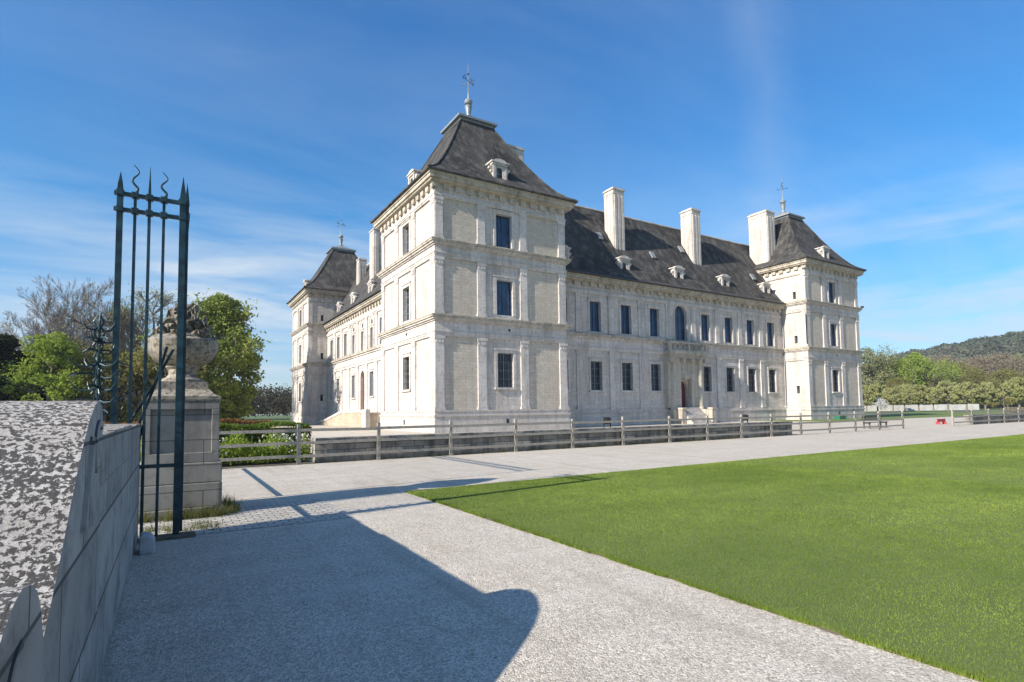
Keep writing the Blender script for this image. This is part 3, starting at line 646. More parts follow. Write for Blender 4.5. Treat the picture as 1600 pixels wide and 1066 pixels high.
# ------------------------------------------------------------------ parapet, fences, small things of the court
def parapet(x0, x1, label):
    mb = MB(); mb.box(x0, x1, 18.55, 19.0, -.02, .64); e = mb.build('parapet_wall', M['parapet']); e.name = 'parapet_wall'
    tag(e, label, 'wall')
    c = MB(); n = int((x1-x0)/1.3); w = (x1-x0)/n
    for i in range(n): c.box(x0+i*w+.006, x0+(i+1)*w-.006, 18.49, 19.06, .64, .79)
    c.build('coping', M['parapet'], e, bevel=.012)
parapet(3.96, 30.3, 'long low grey mossy stone parapet behind the wooden rail fence in front of the château')
parapet(55.2, 92, 'short grey stone parapet behind the rail fence at the far right edge')
def fence(xs, y, label, x_end=None):
    E = empty('rail_fence', (xs[0], y, 0)); tag(E, label, 'fence')
    for i, x in enumerate(xs):
        mb = MB(); j = random.uniform(-.012, .012); h = 1.26+random.uniform(-.03, .03)
        mb.hexa([(-.055,-.055,0),(.055,-.055,0),(.055,.055,0),(-.055,.055,0),(-.05+j,-.05,h),(.05+j,-.05,h),(.05+j,.05,h),(-.05+j,.05,h)])
        o = mb.build('fence_post', M['wood'], E, bevel=.006); o.location = (x-xs[0], 0, 0)
    for z in (1.07, .67, .26):
        for a, b in zip(xs[:-1], xs[1:]):
            mb = MB(); d0, d1 = random.uniform(-.015, .015), random.uniform(-.015, .015)
            mb.hexa([(a-xs[0],-.085,z-.046+d0),(b-xs[0],-.085,z-.046+d1),(b-xs[0],-.05,z-.046+d1),(a-xs[0],-.05,z-.046+d0),
                     (a-xs[0],-.085,z+.046+d0),(b-xs[0],-.085,z+.046+d1),(b-xs[0],-.05,z+.046+d1),(a-xs[0],-.05,z+.046+d0)])
            mb.build('rail', M['wood'], E)
fence([-7.4, -4.7, -2.0, .72, 3.43, 6.0, 8.7, 11.5, 14.3, 17.15, 20.1, 22.8, 25.5, 28.1, 30.9, 33.9, 36.9, 39.9, 43.2], 18.38,
      'long weathered wooden rail fence running from the urn pedestal past the château front')
fence([51.2, 54.9, 58.3, 61.7, 65.1, 68.5, 72, 75.5, 79, 82], 18.38, 'pale wooden rail fence in front of the short parapet at the far right')
# bench by the end of the fence
E = empty('park_bench', (43.4, 20.2, 0)); tag(E, 'dark wooden bench beside the right end of the long rail fence', 'bench')
mb = MB()
for i in range(3): mb.box(-1.4, 1.4, -.2+i*.15, -.07+i*.15, .42, .46)
mb.build('seat', M['benchwood'], E)
mb = MB()
for i in range(2): mb.box(-1.4, 1.4, .27, .31, .58+i*.17, .70+i*.17)
mb.build('backrest', M['benchwood'], E)
for s in (-1, 1):
    mb = MB(); mb.box(s*1.2-.04, s*1.2+.04, -.2, .25, .36, .42); mb.box(s*1.2-.04, s*1.2+.04, -.18, -.1, 0, .36); mb.box(s*1.2-.04, s*1.2+.04, .2, .27, 0, .95); mb.build('leg', M['benchwood'], E)
def flood(x, y, label):
    E = empty('floodlight', (x, y, 0)); tag(E, label, 'floodlight', 'floodlights on the gravel behind the parapet')
    mb = MB(); mb.hexa([(-.35,-.12,.35),(.35,-.12,.35),(.35,.15,.3),(-.35,.15,.3),(-.3,-.2,.85),(.3,-.2,.85),(.3,.1,.95),(-.3,.1,.95)]); mb.build('housing', M['black'], E)
    mb = MB(); mb.box(-.4,-.35,-.05,.05,0,.7); mb.box(.35,.4,-.05,.05,0,.7); mb.box(-.4,.4,-.1,.1,0,.05); mb.build('bracket', M['black'], E)
flood(32.2, 36.5, 'black floodlight standing by the left half of the château wing')
flood(48.9, 34.8, 'black floodlight standing to the right of the garden portal steps')
E = empty('storage_box', (70.6, 36.9, 0)); tag(E, 'small green plastic box at the foot of the right pavilion', 'box')
mb = MB(); mb.box(-.75, .75, -.35, .35, 0, .55); mb.build('box_body', M['green'], E, bevel=.03)
mb = MB(); mb.box(-.8, .8, -.4, .4, .55, .65); mb.build('lid', M['green'], E, bevel=.02)
E = empty('barrier_board', (55.2, 20.6, 0)); tag(E, 'low red barrier board beside the left end of the far fence', 'barrier')
mb = MB(); mb.box(-.8, .7, -.03, .03, .2, .45); mb.build('board', M['red'], E)
mb = MB(); mb.box(-.7, -.64, -.15, .15, 0, .2); mb.box(.5, .56, -.15, .15, 0, .2); mb.build('feet', M['red'], E)

# ------------------------------------------------------------------ scroll-ended wall beside the gate
WX = -.34; Z = lambda y, z: (WX, y, z)
W = empty('scroll_wall', (WX, 5, 0)); tag(W, 'thick lichen-covered stone wall with carved scrolls in the left foreground', 'wall')
def wpart(mb, name, mat, **k):
    mb.v = [(a-WX, b-5, c) for a, b, c in mb.v]; return mb.build(name, mat, W, **k)
ramp_ = [(3.99,1.50),(3.97,1.60),(3.90,1.66),(3.81,1.685),(3.70,1.68),(3.60,1.66),(3.38,1.585),(3.18,1.475),(3.01,1.36),(2.86,1.25),(2.72,1.14),(2.6,1.045),(2.46,.95),(2.36,.885)]
low = [(2.325,.95),(2.29,1.01),(2.23,1.07),(2.13,1.112),(2.03,1.13),(1.93,1.115),(1.82,1.07),(1.72,.99),(1.66,.88),(1.63,.74),(1.63,.5),(1.60,0)]
body = MB(); body.prism(ramp_+low+[(3.99, 0)], lambda y, z: (WX-1.15, y, z), lambda y, z: (WX, y, z)); wpart(body, 'scroll_end', M['wall'])
b2 = MB()
for i in range(5):
    y0 = 3.995+i*.945; b2.box(WX-.42, WX-.001, y0, y0+.941, 1.2, 1.49+.008*(i % 3))
b2.box(WX-.44, WX-.004, 3.995, 8.72, 0, 1.2); wpart(b2, 'wall_block', M['wall'], bevel=.008)
# raised volute bands on the face
def band(path, w0, w1, x0, x1):
    mb = MB(); n = len(path)
    for i in range(n-1):
        (ya, za), (yb, zb) = path[i], path[i+1]; wa, wb = w0+(w1-w0)*i/(n-1), w0+(w1-w0)*(i+1)/(n-1)
        def nrm(i):
            a, b = path[max(i-1, 0)], path[min(i+1, n-1)]; l = max(1e-6, math.hypot(b[0]-a[0], b[1]-a[1])); return (-(b[1]-a[1])/l, (b[0]-a[0])/l)
        na, nb = nrm(i), nrm(i+1)
        mb.hexa([(x0,ya,za),(x0,yb,zb),(x0,yb+nb[0]*wb,zb+nb[1]*wb),(x0,ya+na[0]*wa,za+na[1]*wa),(x1,ya,za),(x1,yb,zb),(x1,yb+nb[0]*wb,zb+nb[1]*wb),(x1,ya+na[0]*wa,za+na[1]*wa)])
    return mb
outer = [(y, z) for y, z in (ramp_+low[:-1])]

def spiral(cy_, cz_, r0_, turns, start, sgn=1, n=60):
    return [(cy_+r0_*(1-.86*t)*cos(start+sgn*turns*2*pi*t), cz_+r0_*(1-.86*t)*sin(start+sgn*turns*2*pi*t)) for t in [i/n for i in range(n+1)]]
wpart(band(spiral(1.97, .78, .22, .5, 1.3), .030, .012, WX-.01, WX+.007), 'lower_volute', M['wallface'])
wpart(band(spiral(3.70, 1.36, .25, .62, .9), .035, .012, WX-.01, WX+.016), 'upper_volute', M['wallface'])
tg = MB(); tg.prism([(3.42,1.50),(3.34,1.36),(3.22,1.20),(3.16,1.08),(3.64,1.05),(3.52,1.16),(3.45,1.28),(3.44,1.42)], lambda y, z: (WX-.01, y, z), lambda y, z: (WX+.02, y, z)); wpart(tg, 'scroll_tongue', M['wallface'])
mb = MB(); mb.prism([(0,0),(.15,0),(.15,.14),(.11,.2),(.02,.22),(0,.2)], lambda x, z: (WX+.05+x, 7.72, z), lambda x, z: (WX+.05+x, 8.0, z))
tag(mb.build('guard_stone', M['guard'], bevel=.015), 'small pale guard stone at the foot of the scroll wall beside the gate', 'stone')

# ------------------------------------------------------------------ urn and pedestal
PX, PY = .14, 10.69
P = empty('stone_pedestal', (PX, PY, 0)); tag(P, 'grey block-built stone pedestal with sunk panels carrying the urn behind the gate bars', 'pedestal')
def at(mb, par, name, mat, **k): return mb.build(name, mat, par, **k)
mb = MB(); mb.box(-.60, .60, -.60, .60, 0, .14); mb.box(-.575, .575, -.575, .575, .14, .52); mb.box(-.57, .57, -.57, .57, .524, .84); at(mb, P, 'base', M['pedestal'], bevel=.014)
mb = MB(); h = .525
mb.box(-h+.045, h-.045, -h+.045, h-.045, .844, 1.82)
for z0, z1 in ((.844, 1.0), (1.69, 1.82)): mb.box(-h, h, -h, h, z0, z1)
for sx in (-1, 1):
    for sy in (-1, 1):
        a, b = sorted((sx*h, sx*(h-.11))); c, d = sorted((sy*h, sy*(h-.11))); mb.box(a, b, c, d, 1.0, 1.69)
at(mb, P, 'die', M['pedestal'], bevel=.008)
mb = MB(); V = []
pr_ = [(.53, 1.82), (.54, 1.85), (.54, 1.90), (.46, 1.93), (.40, 1.99), (.38, 2.02)]
for r, z in pr_: V += [(-r,-r,z),(r,-r,z),(r,r,z),(-r,r,z)]
mb.add(V, [(4*i+j, 4*i+(j+1) % 4, 4*i+4+(j+1) % 4, 4*i+4+j) for i in range(len(pr_)-1) for j in range(4)]+[(3,2,1,0), tuple(range(20, 24))])
at(mb, P, 'cap', M['urn'])
U_ = empty('stone_urn', (PX, PY, 2.02)); tag(U_, 'weathered stone urn heaped with carved fruit standing on the pedestal', 'urn')
mb = MB(); mb.box(-.36, .36, -.36, .36, 0, .12); mb.lathe(0, 0, [(.34,.12),(.33,.16),(.24,.20),(.20,.25),(.20,.33),(.25,.37),(.25,.40)], 28); at(mb, U_, 'foot', M['urn'])
mb = MB(); prof = [(.24,.40),(.31,.42),(.40,.49),(.465,.58),(.51,.68),(.53,.76),(.545,.79),(.535,.815),(.49,.83),(.44,.87),(.34,.92),(.15,.95)]
n = 48
for r, z in prof:
    for j in range(n):
        k = 1+.03*(abs(cos(8*pi*j/n)) if .45 < z < .72 else 0); mb.v.append((r*k*cos(2*pi*j/n), r*k*sin(2*pi*j/n), z))
for i in range(len(prof)-1):
    for j in range(n): a, b = i*n+j, i*n+(j+1) % n; mb.f.append((a, b, b+n, a+n))
mb.f.append(tuple((len(prof)-1)*n+j for j in range(n))); at(mb, U_, 'bowl', M['urn'], smooth=True)
def blob(mb, c, r, sx=1, sz=1):
    k = 7; L = []
    for i in range(k+1):
        t = pi*i/k
        for j in range(8): L.append((c[0]+r*sx*sin(t)*cos(j*pi/4)*random.uniform(.9,1.1), c[1]+r*sx*sin(t)*sin(j*pi/4)*random.uniform(.9,1.1), c[2]+r*sz*cos(t)))
    mb.add(L, [(i*8+j, (i+1)*8+j, (i+1)*8+(j+1) % 8, i*8+(j+1) % 8) for i in range(k) for j in range(8)])
mb = MB()
for i in range(34):
    a = random.uniform(0, 2*pi); q = random.random(); rr = .36*(1-q)**.6; z = .86+q*.38
    blob(mb, (rr*cos(a)+.03, rr*sin(a), z), random.uniform(.05, .10), random.uniform(.8,1.2), random.uniform(.6, 1.5))
blob(mb, (.07,-.22,1.0), .10, .75, 1.5); at(mb, U_, 'carved_fruit', M['urn'], smooth=True)
mb = MB()
for i in range(95):
    a = random.uniform(0, 2*pi); q = random.uniform(.0, .97); r_ = .42*(1-q)**.6+.02; z = .85+q*.48; ca, sa = cos(a), sin(a); tx, ty = -sa, ca
    wd = random.uniform(.035, .06); L_ = random.uniform(.10, .17); prof_ = [(0,0,.5),(.4,.35,1),(.8,.55,.9),(1.05,.45,.45),(1.15,.2,.1)]; pts = []
    for u_, v_, k_ in prof_:
        R_ = r_+L_*(u_*.45+.0)*(1-q*.3); zz = z+L_*v_*(1+q); w_ = wd*k_*random.uniform(.8, 1.2)
        for s_ in (-1, 1): pts += [(R_*ca+tx*w_*s_+.03, R_*sa+ty*w_*s_, zz-(.02 if s_ else 0)), ((R_-.025)*ca+tx*w_*s_+.03, (R_-.025)*sa+ty*w_*s_, zz-.03)]
    fs = []
    for m_ in range(4):
        b_ = m_*4; fs += [(b_, b_+2, b_+6, b_+4), (b_+1, b_+5, b_+7, b_+3), (b_, b_+4, b_+5, b_+1), (b_+2, b_+3, b_+7, b_+6)]
    fs += [(0,1,3,2), (16,18,19,17)]; mb.add(pts, fs)
ring = [(-.18+.12*cos(t), -.30, 1.0+.14*sin(t)) for t in [2*pi*i/14 for i in range(15)]]; mb.tube(ring, .035, 6, False)
mb.tube([(-.1,-.1,1.2),(-.02,-.1,1.36),(.02,-.08,1.47)], [.05,.04,.02], 6)
at(mb, U_, 'carved_leaves', M['carved'])

# ------------------------------------------------------------------ wrought-iron gate
GY = 8.62
G_ = empty('iron_gate_pier', (.07, GY, 0)); tag(G_, 'tall dark green wrought-iron gate pier with spear and flame tipped bars', 'gate pier')
def gp(mb, name, par=None, **k):
    mb.v = [(a-.07, b-GY, c) for a, b, c in mb.v]; return mb.build(name, M['gate'], par or G_, **k)
def sq(mb, x, y, r, z0, z1, r1=None):
    r1 = r1 or r; mb.hexa([(x-r,y-r,z0),(x+r,y-r,z0),(x+r,y+r,z0),(x-r,y+r,z0),(x-r1,y-r1,z1),(x+r1,y-r1,z1),(x+r1,y+r1,z1),(x-r1,y+r1,z1)])
for x, r, zb, kind, tip in ((-.625,.034,1.49,'spear',4.78), (-.462,.017,1.49,'flame',4.9), (-.305,.018,.0,'spear',4.92), (-.142,.017,.0,'flame',4.87), (.075,.038,.0,'spear',4.86)):
    mb = MB(); sq(mb, x, GY, r, zb, 4.52)
    if kind == 'spear': sq(mb, x, GY, r*1.35, 4.50, 4.53); sq(mb, x, GY, r*1.02, 4.53, 4.62, r*.8); sq(mb, x, GY, r*.8, 4.62, tip, .002)
    else:
        n = 24; mb.tube([(x+.035*sin(2*pi*1.6*i/n)*min(1, i/6), GY, 4.5+(tip-4.5)*i/n) for i in range(n+1)], [.02*(1-.7*i/n) for i in range(n+1)], 8)
    gp(mb, 'upright', bevel=.004)
for z in (4.49, 4.28, .94):
    x0, x1 = (-.69, .14) if z > 1 else (-.40, .1)
    mb = MB(); mb.box(x0, x1, GY-.035, GY+.035, z-.022, z+.022)
    if z > 1:
        for x in (-.625, -.462, -.305, -.142, .075): mb.box(x-.04, x+.04, GY-.052, GY+.052, z-.034, z+.034)
    gp(mb, 'crossbar', bevel=.004)
for (a, b) in (((.0, 8.66, 2.48), (-.47, 8.72, 1.50)), ((-.07, 8.68, 2.52), (-.36, 8.74, 1.5)), ((-.30, 8.66, 1.52), (-.41, 8.70, 1.2))):
    mb = MB(); mb.tube([a, tuple((p+q)/2+(.02 if i == 0 else 0) for i, (p, q) in enumerate(zip(a, b))), b], .017, 8); gp(mb, 'brace')
# spiked collar: tiers of upturned hooks round a stem beside the outer upright
mb = MB(); cx, cy = -.80, 8.60
mb.tube([(cx, cy, 1.5), (cx, cy, 2.8), (cx+.02, cy, 2.92)], [.02, .018, .004], 8)
S = gp(mb, 'spiked_collar'); mb = MB()
for tier in range(8):
    z = 1.66+tier*.152
    for j in range(6):
        a = 2*pi*j/6+tier*.55+random.uniform(-.2,.2); R = random.uniform(.17, .26)*(1.15 if tier < 5 else .7); c, s_ = cos(a), sin(a); up_ = random.choice((1, 1, -.35))
        pts = [(cx, cy, z), (cx+c*R*.4, cy+s_*R*.4, z-.045*up_), (cx+c*R*.8, cy+s_*R*.8, z-.035*up_), (cx+c*R*1.05, cy+s_*R*1.05, z+.03*up_), (cx+c*R*1.12, cy+s_*R*1.12, z+.085*up_)]
        mb.tube(pts, [.014, .013, .011, .008, .002], 6)
    for j in range(3):
        a = 2*pi*j/3+tier; mb.tube([(cx+.03*cos(a), cy+.03*sin(a), z), (cx+.06*cos(a), cy+.06*sin(a), z+.07), (cx+.02*cos(a), cy+.02*sin(a), z+.15)], [.010, .014, .004], 6)
gp(mb, 'spike')
def railing(name, x, y0, y1, label, cat, step, tips):
    R = empty(name, (x, y0, 0)); tag(R, label, cat)
    def rp(mb, n_): mb.v = [(a-x, b-y0, c) for a, b, c in mb.v]; return mb.build(n_, M['gate'], R)
    for z in (4.49, 4.28, .94):
        mb = MB(); mb.box(x-.025, x+.025, y0, y1, z-.022, z+.022); rp(mb, 'crossbar')
    n = max(2, int((y1-y0)/step))
    for i in range(n+1):
        y = y0+(y1-y0)*i/n; e = i in (0, n); mb = MB(); r = .024 if e else .0085; top = tips+(.08 if i % 2 else 0)
        sq(mb, x, y, r, .05, 4.5); sq(mb, x, y, r*1.3, 4.5, 4.6, r); sq(mb, x, y, r, 4.6, top, .002); rp(mb, 'upright')
    mb = MB()
    for i in range(int((y1-y0)/.16)):
        y = y0+.08+i*.16; mb.tube([(x, y-.06, 4.3), (x+.03, y-.02, 4.35), (x+.03, y+.02, 4.42), (x, y+.06, 4.47)], .010, 5)
    rp(mb, 'scrollwork'); return R
railing('iron_gate_leaf', .125, 8.72, 10.02, 'dark green iron gate leaf seen edge-on just behind the thick gate bar', 'gate', .16, 4.8)
railing('iron_railing', .11, 11.40, 17.9, 'dark green iron railing seen edge-on running back behind the urn pedestal', 'railing', .42, 4.9)
mb = MB(); mb.box(-.32, .30, 8.44, 8.74, 0, .03); tag(mb.build('threshold_stone', M['soil'], bevel=.01), 'dark worn threshold stone under the iron gate bars', 'stone')

# ------------------------------------------------------------------ vegetation
def leaf_quads(P, size, rng, squash=1.0):
    n = len(P); a = rng.normal(size=(n, 3)); a /= np.linalg.norm(a, axis=1)[:, None]; b = rng.normal(size=(n, 3)); b -= (a*b).sum(1)[:, None]*a; b /= np.linalg.norm(b, axis=1)[:, None]
    s = (size*rng.uniform(.6, 1.3, n))[:, None]
    V = np.stack([P-a*s, P-b*s*.55*squash, P+a*s, P+b*s*.55*squash], 1).reshape(-1, 3)
    return V, np.arange(4*n).reshape(-1, 4)
def branches(h, spread, levels, rnd, tr, fork=3, start=.25, lean=.0, droop=0.0, shrink=.68):
    """recursive limbs: returns list of (p0,p1,r0,r1) and tip points"""
    segs = []; tips = []
    def grow(p, d, L, r, lv):
        q = p + d*L; mid = p + d*L*.5 + Vector((rnd.uniform(-1,1), rnd.uniform(-1,1), rnd.uniform(-.5,.5)))*L*.07
        segs.append((p, mid, r, r*.86)); segs.append((mid, q, r*.86, r*.70))
        if lv <= 0: tips.append(q); return
        tips.append(q) if lv <= 1 else None
        k = fork+(1 if rnd.random() < .4 else 0)
        for i in range(k):
            nd = (d + Vector((rnd.gauss(0,1), rnd.gauss(0,1), rnd.gauss(0,.6)-droop))*spread).normalized()
            pp = p + d*L*rnd.uniform(.55, 1.0) if i else q
            grow(pp, nd, L*shrink*rnd.uniform(.75, 1.15), r*.62, lv-1)
    t0 = Vector((lean, 0, 1)).normalized(); base = Vector((0,0,0)); T = h*start
    segs.append((base, base+t0*T, tr, tr*.85)); 
    grow(base+t0*T, t0, h*.24, tr*.8, levels)
    for i in range(fork+1):
        a = 2*pi*i/(fork+1)+rnd.random(); grow(base+t0*T*rnd.uniform(.75,1), (t0*.9+Vector((cos(a), sin(a), 0))*.75).normalized(), h*.22, tr*.55, levels-1)
    return segs, tips
def seg_mesh(mb, segs, minr=.012):
    for p, q, a, b in segs:
        mb.tube([p, q], [max(a, minr), max(b, minr)], 6 if a > .08 else 3, False)
def make_tree(loc, h, label, group=None, kind='bare', seed=0, tr=.28, levels=5, leaf=None, nleaf=0, size=.2, spread=.42, wood='bark', name='tree', shape=None, fork=3, start=.25, cat='tree', jitter=.5, minr=.012, shrink=.68, fill=0):
    rnd = random.Random(seed); rng = np.random.default_rng(seed)
    E = empty(name, (*loc, -.03)); tag(E, label, cat, group)
    segs, tips = branches(h, spread, levels, rnd, tr, fork, start, shrink=shrink)
    zmax = max(t.z for t in tips); k = h/zmax
    segs = [(p*k, q*k, a, b) for p, q, a, b in segs]; tips = [t*k for t in tips]
    big = [s for s in segs if s[2] > tr*.5]; small = [s for s in segs if s[2] <= tr*.5]
    mb = MB(); seg_mesh(mb, big, minr); mb.build('trunk', M[wood], E, uv=False)
    mb = MB(); seg_mesh(mb, small, minr)
    br = mb.build('branches', M['twig'] if kind == 'bare' else M[wood], E, uv=False)
    if nleaf:
        T = np.array([tuple(t) for t in tips]); idx = rng.integers(0, len(T), nleaf); Pn = T[idx]+rng.normal(0, jitter, (nleaf, 3))
        if fill and shape: 
            n2 = int(nleaf*fill); Q = shape(rng, n2, h); Pn = np.concatenate([Pn, Q])
        Pn = Pn[Pn[:, 2] > .25]
        V, Fc = leaf_quads(Pn, size, rng); arrays('crown', V, Fc, M[leaf], E)
    return E
def fan_tree(loc, h, wd, label, seed, limbs=15, tr=.32, name='bare_tree', minr=.015):
    """open-grown leafless tree: straight ascending limbs that branch finer and finer"""
    rnd = random.Random(seed); E = empty(name, (*loc, -.03)); tag(E, label, 'tree'); big, fine = [], []
    def limb(p, d, L, r, lv):
        n = 7 if lv < 2 else 4; pts = [p]; 
        for i in range(n):
            d = (d + Vector((rnd.gauss(0,.05), rnd.gauss(0,.05), .045+rnd.gauss(0,.03)))).normalized(); q = p+d*(L/n)
            r0_, r1_ = r*(1-i/n*.8), r*(1-(i+1)/n*.8); fine.append((p, q, r0_, r1_))
            if lv < 3 and i >= (2 if lv == 0 else 1):
                for _ in range(3 if lv == 0 else 2 if lv == 1 else 2):
                    a = rnd.uniform(0, 2*pi); x = d.cross(Vector((cos(a), sin(a), .3))).normalized(); nd = (d*.82+x*rnd.uniform(.4,.7)).normalized()
                    limb(q, nd, L*(1-i/n*.5)*rnd.uniform(.36,.52), r1_*.55, lv+1)
            p = q
    top = h*.16; big.append((Vector((0,0,0)), Vector((0,0,top)), tr, tr*.85))
    for i in range(limbs):
        t = (i+.5)/limbs; th = 1.15*t**.6*rnd.uniform(.9,1.08); a = i*2.4+rnd.uniform(-.3,.3)
        L = 1/sqrt((cos(th)/(h*.80))**2+(sin(th)/(wd*.5))**2)*.93
        limb(Vector((0,0,top*rnd.uniform(.75,1))), Vector((sin(th)*cos(a), sin(th)*sin(a), cos(th))), L, tr*rnd.uniform(.36,.5), 0)
    mb = MB(); seg_mesh(mb, big, minr); mb.build('trunk', M['bark'], E, uv=False); mb = MB(); seg_mesh(mb, fine, minr); mb.build('branches', M['twig'], E, uv=False); return E
def clump_shape(prof, nc, cr, zlo=.0):
    """leaves gathered in clumps inside a body of revolution prof(t)->radius fraction"""
    def f(rng, n, h):
        t = rng.uniform(zlo, 1, nc); a = rng.uniform(0, 2*pi, nc); r = np.array([prof(x) for x in t])*np.sqrt(rng.uniform(.25, 1, nc))
        C = np.stack([r*np.cos(a), r*np.sin(a), t*h], 1); i = rng.integers(0, nc, n)
        d = rng.normal(size=(n, 3)); d /= np.linalg.norm(d, axis=1)[:, None]; s = cr*(.6+.7*rng.random(nc))
        return C[i]+d*(s[i]*rng.uniform(.55, 1.05, n)**.6)[:, None]*np.array([1, 1, .75])
    return f
# left group, seen over the wall and between the bars
fan_tree(spot(116, 76), 20.2, 17.0, 'tall bare tree with a wide fan of leafless twigs above the scroll wall', 3, 30)
fan_tree(spot(180, 84), 20.3, 10.5, 'slimmer bare tree directly behind the left gate upright', 9, 20, .26)
make_tree(spot(238, 80), 20.5, 'tall tree with sparse pale spring leaves seen between the gate bars', kind='leaf', seed=14, levels=5, tr=.36, spread=.40, leaf='leaf_bud', nleaf=5200, size=.12, jitter=.5, start=.3, name='budding_tree', minr=.02)
make_tree(spot(-12, 62), 10.2, 'dark evergreen tree at the left edge of the photo', kind='leaf', seed=21, levels=1, leaf='leaf_dark', nleaf=5000, size=.26, shape=clump_shape(lambda t: 5.2*sqrt(max(0,1-(t-.25)**2/.6)), 60, 1.1, .05), fill=4, name='evergreen_tree')
make_tree(spot(-60, 58), 10.5, 'dark evergreen tree cut off by the left edge of the photo', kind='leaf', seed=22, levels=1, leaf='leaf_dark', nleaf=4000, size=.26, shape=clump_shape(lambda t: 5.0*sqrt(max(0,1-(t-.25)**2/.6)), 60, 1.1, .05), fill=4, name='evergreen_tree')
make_tree(spot(78, 60), 10.3, 'bright green young leafy tree left of the spiked collar above the wall', kind='leaf', seed=31, levels=4, tr=.2, leaf='leaf_bright', nleaf=5000, size=.15, shape=clump_shape(lambda t: 4.1*sqrt(max(0,1-(t-.35)**2/.45)), 70, .8, .08), fill=2.0, name='leafy_tree')
make_tree(spot(118, 66), 9.0, 'olive green leafy tree behind the spiked collar', kind='leaf', seed=33, levels=4, tr=.2, leaf='leaf_olive', nleaf=4500, size=.15, shape=clump_shape(lambda t: 3.6*sqrt(max(0,1-(t-.35)**2/.45)), 60, .8, .08), fill=1.6, name='leafy_tree')
make_tree(spot(165, 64), 9.5, 'yellowish olive bushy tree behind the outer gate upright', kind='leaf', seed=35, levels=4, tr=.2, leaf='leaf_olive', nleaf=4500, size=.15, shape=clump_shape(lambda t: 3.2*sqrt(max(0,1-(t-.35)**2/.45)), 60, .8, .05), fill=1.6, name='leafy_tree')
make_tree(spot(215, 68), 9.0, 'olive bushy tree seen between the second and third gate bars', kind='leaf', seed=36, levels=4, tr=.2, leaf='leaf_olive', nleaf=4500, size=.15, shape=clump_shape(lambda t: 3.2*sqrt(max(0,1-(t-.35)**2/.45)), 60, .8, .05), fill=1.6, name='leafy_tree')
make_tree(spot(262, 66), 11.5, 'brownish leafy tree behind the stone urn', kind='leaf', seed=37, levels=4, tr=.2, leaf='leaf_olive', nleaf=4500, size=.15, shape=clump_shape(lambda t: 3.2*sqrt(max(0,1-(t-.35)**2/.45)), 60, .8, .05), fill=1.4, name='leafy_tree')
make_tree(spot(343, 72), 16.8, 'big conical ivy-covered tree to the right of the urn', kind='leaf', seed=41, levels=5, tr=.34, spread=.20, leaf='leaf_ivy', nleaf=4000, size=.22, jitter=.5, start=.2,
          shape=clump_shape(lambda t: 5.5*min(1, (t+.25)*1.8)*sqrt(max(0, 1-t**2.1))*(.92), 260, 1.15, .03), fill=8.5, name='ivy_tree')
# right side: row of clipped limes
proto = None
CL = [(1352,150),(1369,154),(1393,150),(1411,158),(1433,152),(1456,150),(1479,144),(1508,128),(1537,128),(1590,132),(1618,130)]
ORD = ['first','second','third','fourth','fifth','sixth','seventh','eighth','ninth','tenth','eleventh']
def copy_tree(o, loc, sc, rz, label):
    c = o.copy(); COL.objects.link(c); c.location = (*loc, -.03); c.scale = (sc, sc, sc); c.rotation_euler = (0, 0, rz); c['label'] = label
    for ch in o.children: d = ch.copy(); COL.objects.link(d); d.parent = c
    return c
for i, (px, dd) in enumerate(CL):
    lab = f'round clipped lime tree, {ORD[i]} from the château in the right-hand row'
    if i == 0:
        proto = make_tree(spot(px, dd), 7.0, lab, 'clipped lime trees in a row beyond the court', kind='leaf', seed=51, levels=4, tr=.2, start=.28, leaf='leaf_clip', nleaf=1300, size=.17, jitter=.25,
                          shape=clump_shape(lambda t: 3.0*sqrt(max(0, 1-((t-.66)/.34)**2)), 90, .45, .36), fill=6, name='clipped_lime_tree', spread=.5)
    else: copy_tree(proto, spot(px, dd), 1+.12*sin(i*2.3), i*1.3, lab)
# woodland trees behind them
WPR = []
specs = [('leaf_brown', 61, 20, 'brown budding woodland tree'), ('leaf_bud', 62, 22, 'pale grey-green budding woodland tree'), ('leaf_olive', 63, 18, 'olive green woodland tree'), ('leaf_bright', 64, 20.5, 'vivid green woodland tree')]
WT = [(1352,205,1,1.05),(1376,215,1,.9),(1392,240,0,1.05),(1412,230,0,1.0),(1428,200,3,.98),(1446,205,3,.9),(1462,210,0,.9),(1478,250,0,1.15),(1498,235,2,1.05),(1516,250,0,1.1),(1535,240,0,1.05),(1553,250,2,1.1),(1572,240,0,1.15),(1592,250,1,1.1),(1612,240,0,1.1),(1404,195,2,.62),(1440,200,0,.72),(1522,200,2,.8),(1566,195,2,.75)]
first = {}
for i, (px, dd, k, s) in enumerate(WT):
    near = min(range(len(CL)), key=lambda j: abs(CL[j][0]-px)); side = 'behind' if abs(CL[near][0]-px) < 5 else ('left of' if px < CL[near][0] else 'right of')
    depth = 'low' if s < .85 else 'tall'
    lab = f'{depth} {specs[k][3]} rising {side} the {ORD[near]} clipped lime tree'
    if k not in first:
        lf, sd, hh, _ = specs[k]
        first[k] = make_tree(spot(px, dd), hh, lab, 'woodland trees behind the clipped lime row', kind='leaf', seed=sd, levels=5, tr=.3, leaf=lf, nleaf=7500, size=.27, jitter=.9, spread=.5, start=.2, name='woodland_tree', minr=.03,
                             shape=clump_shape(lambda t: 6.4*sqrt(max(0, 1-((t-.5)/.5)**2)), 90, 1.3, .1), fill=1.0)
        first[k].scale = (s, s, s)
    else: copy_tree(first[k], spot(px, dd), s, i*1.1, lab)
make_tree(spot(1374, 120), 3.0, 'small white blossoming tree in front of the clipped limes', kind='leaf', seed=71, levels=4, tr=.06, leaf='petal', nleaf=1400, size=.10, jitter=.25, name='blossom_tree')

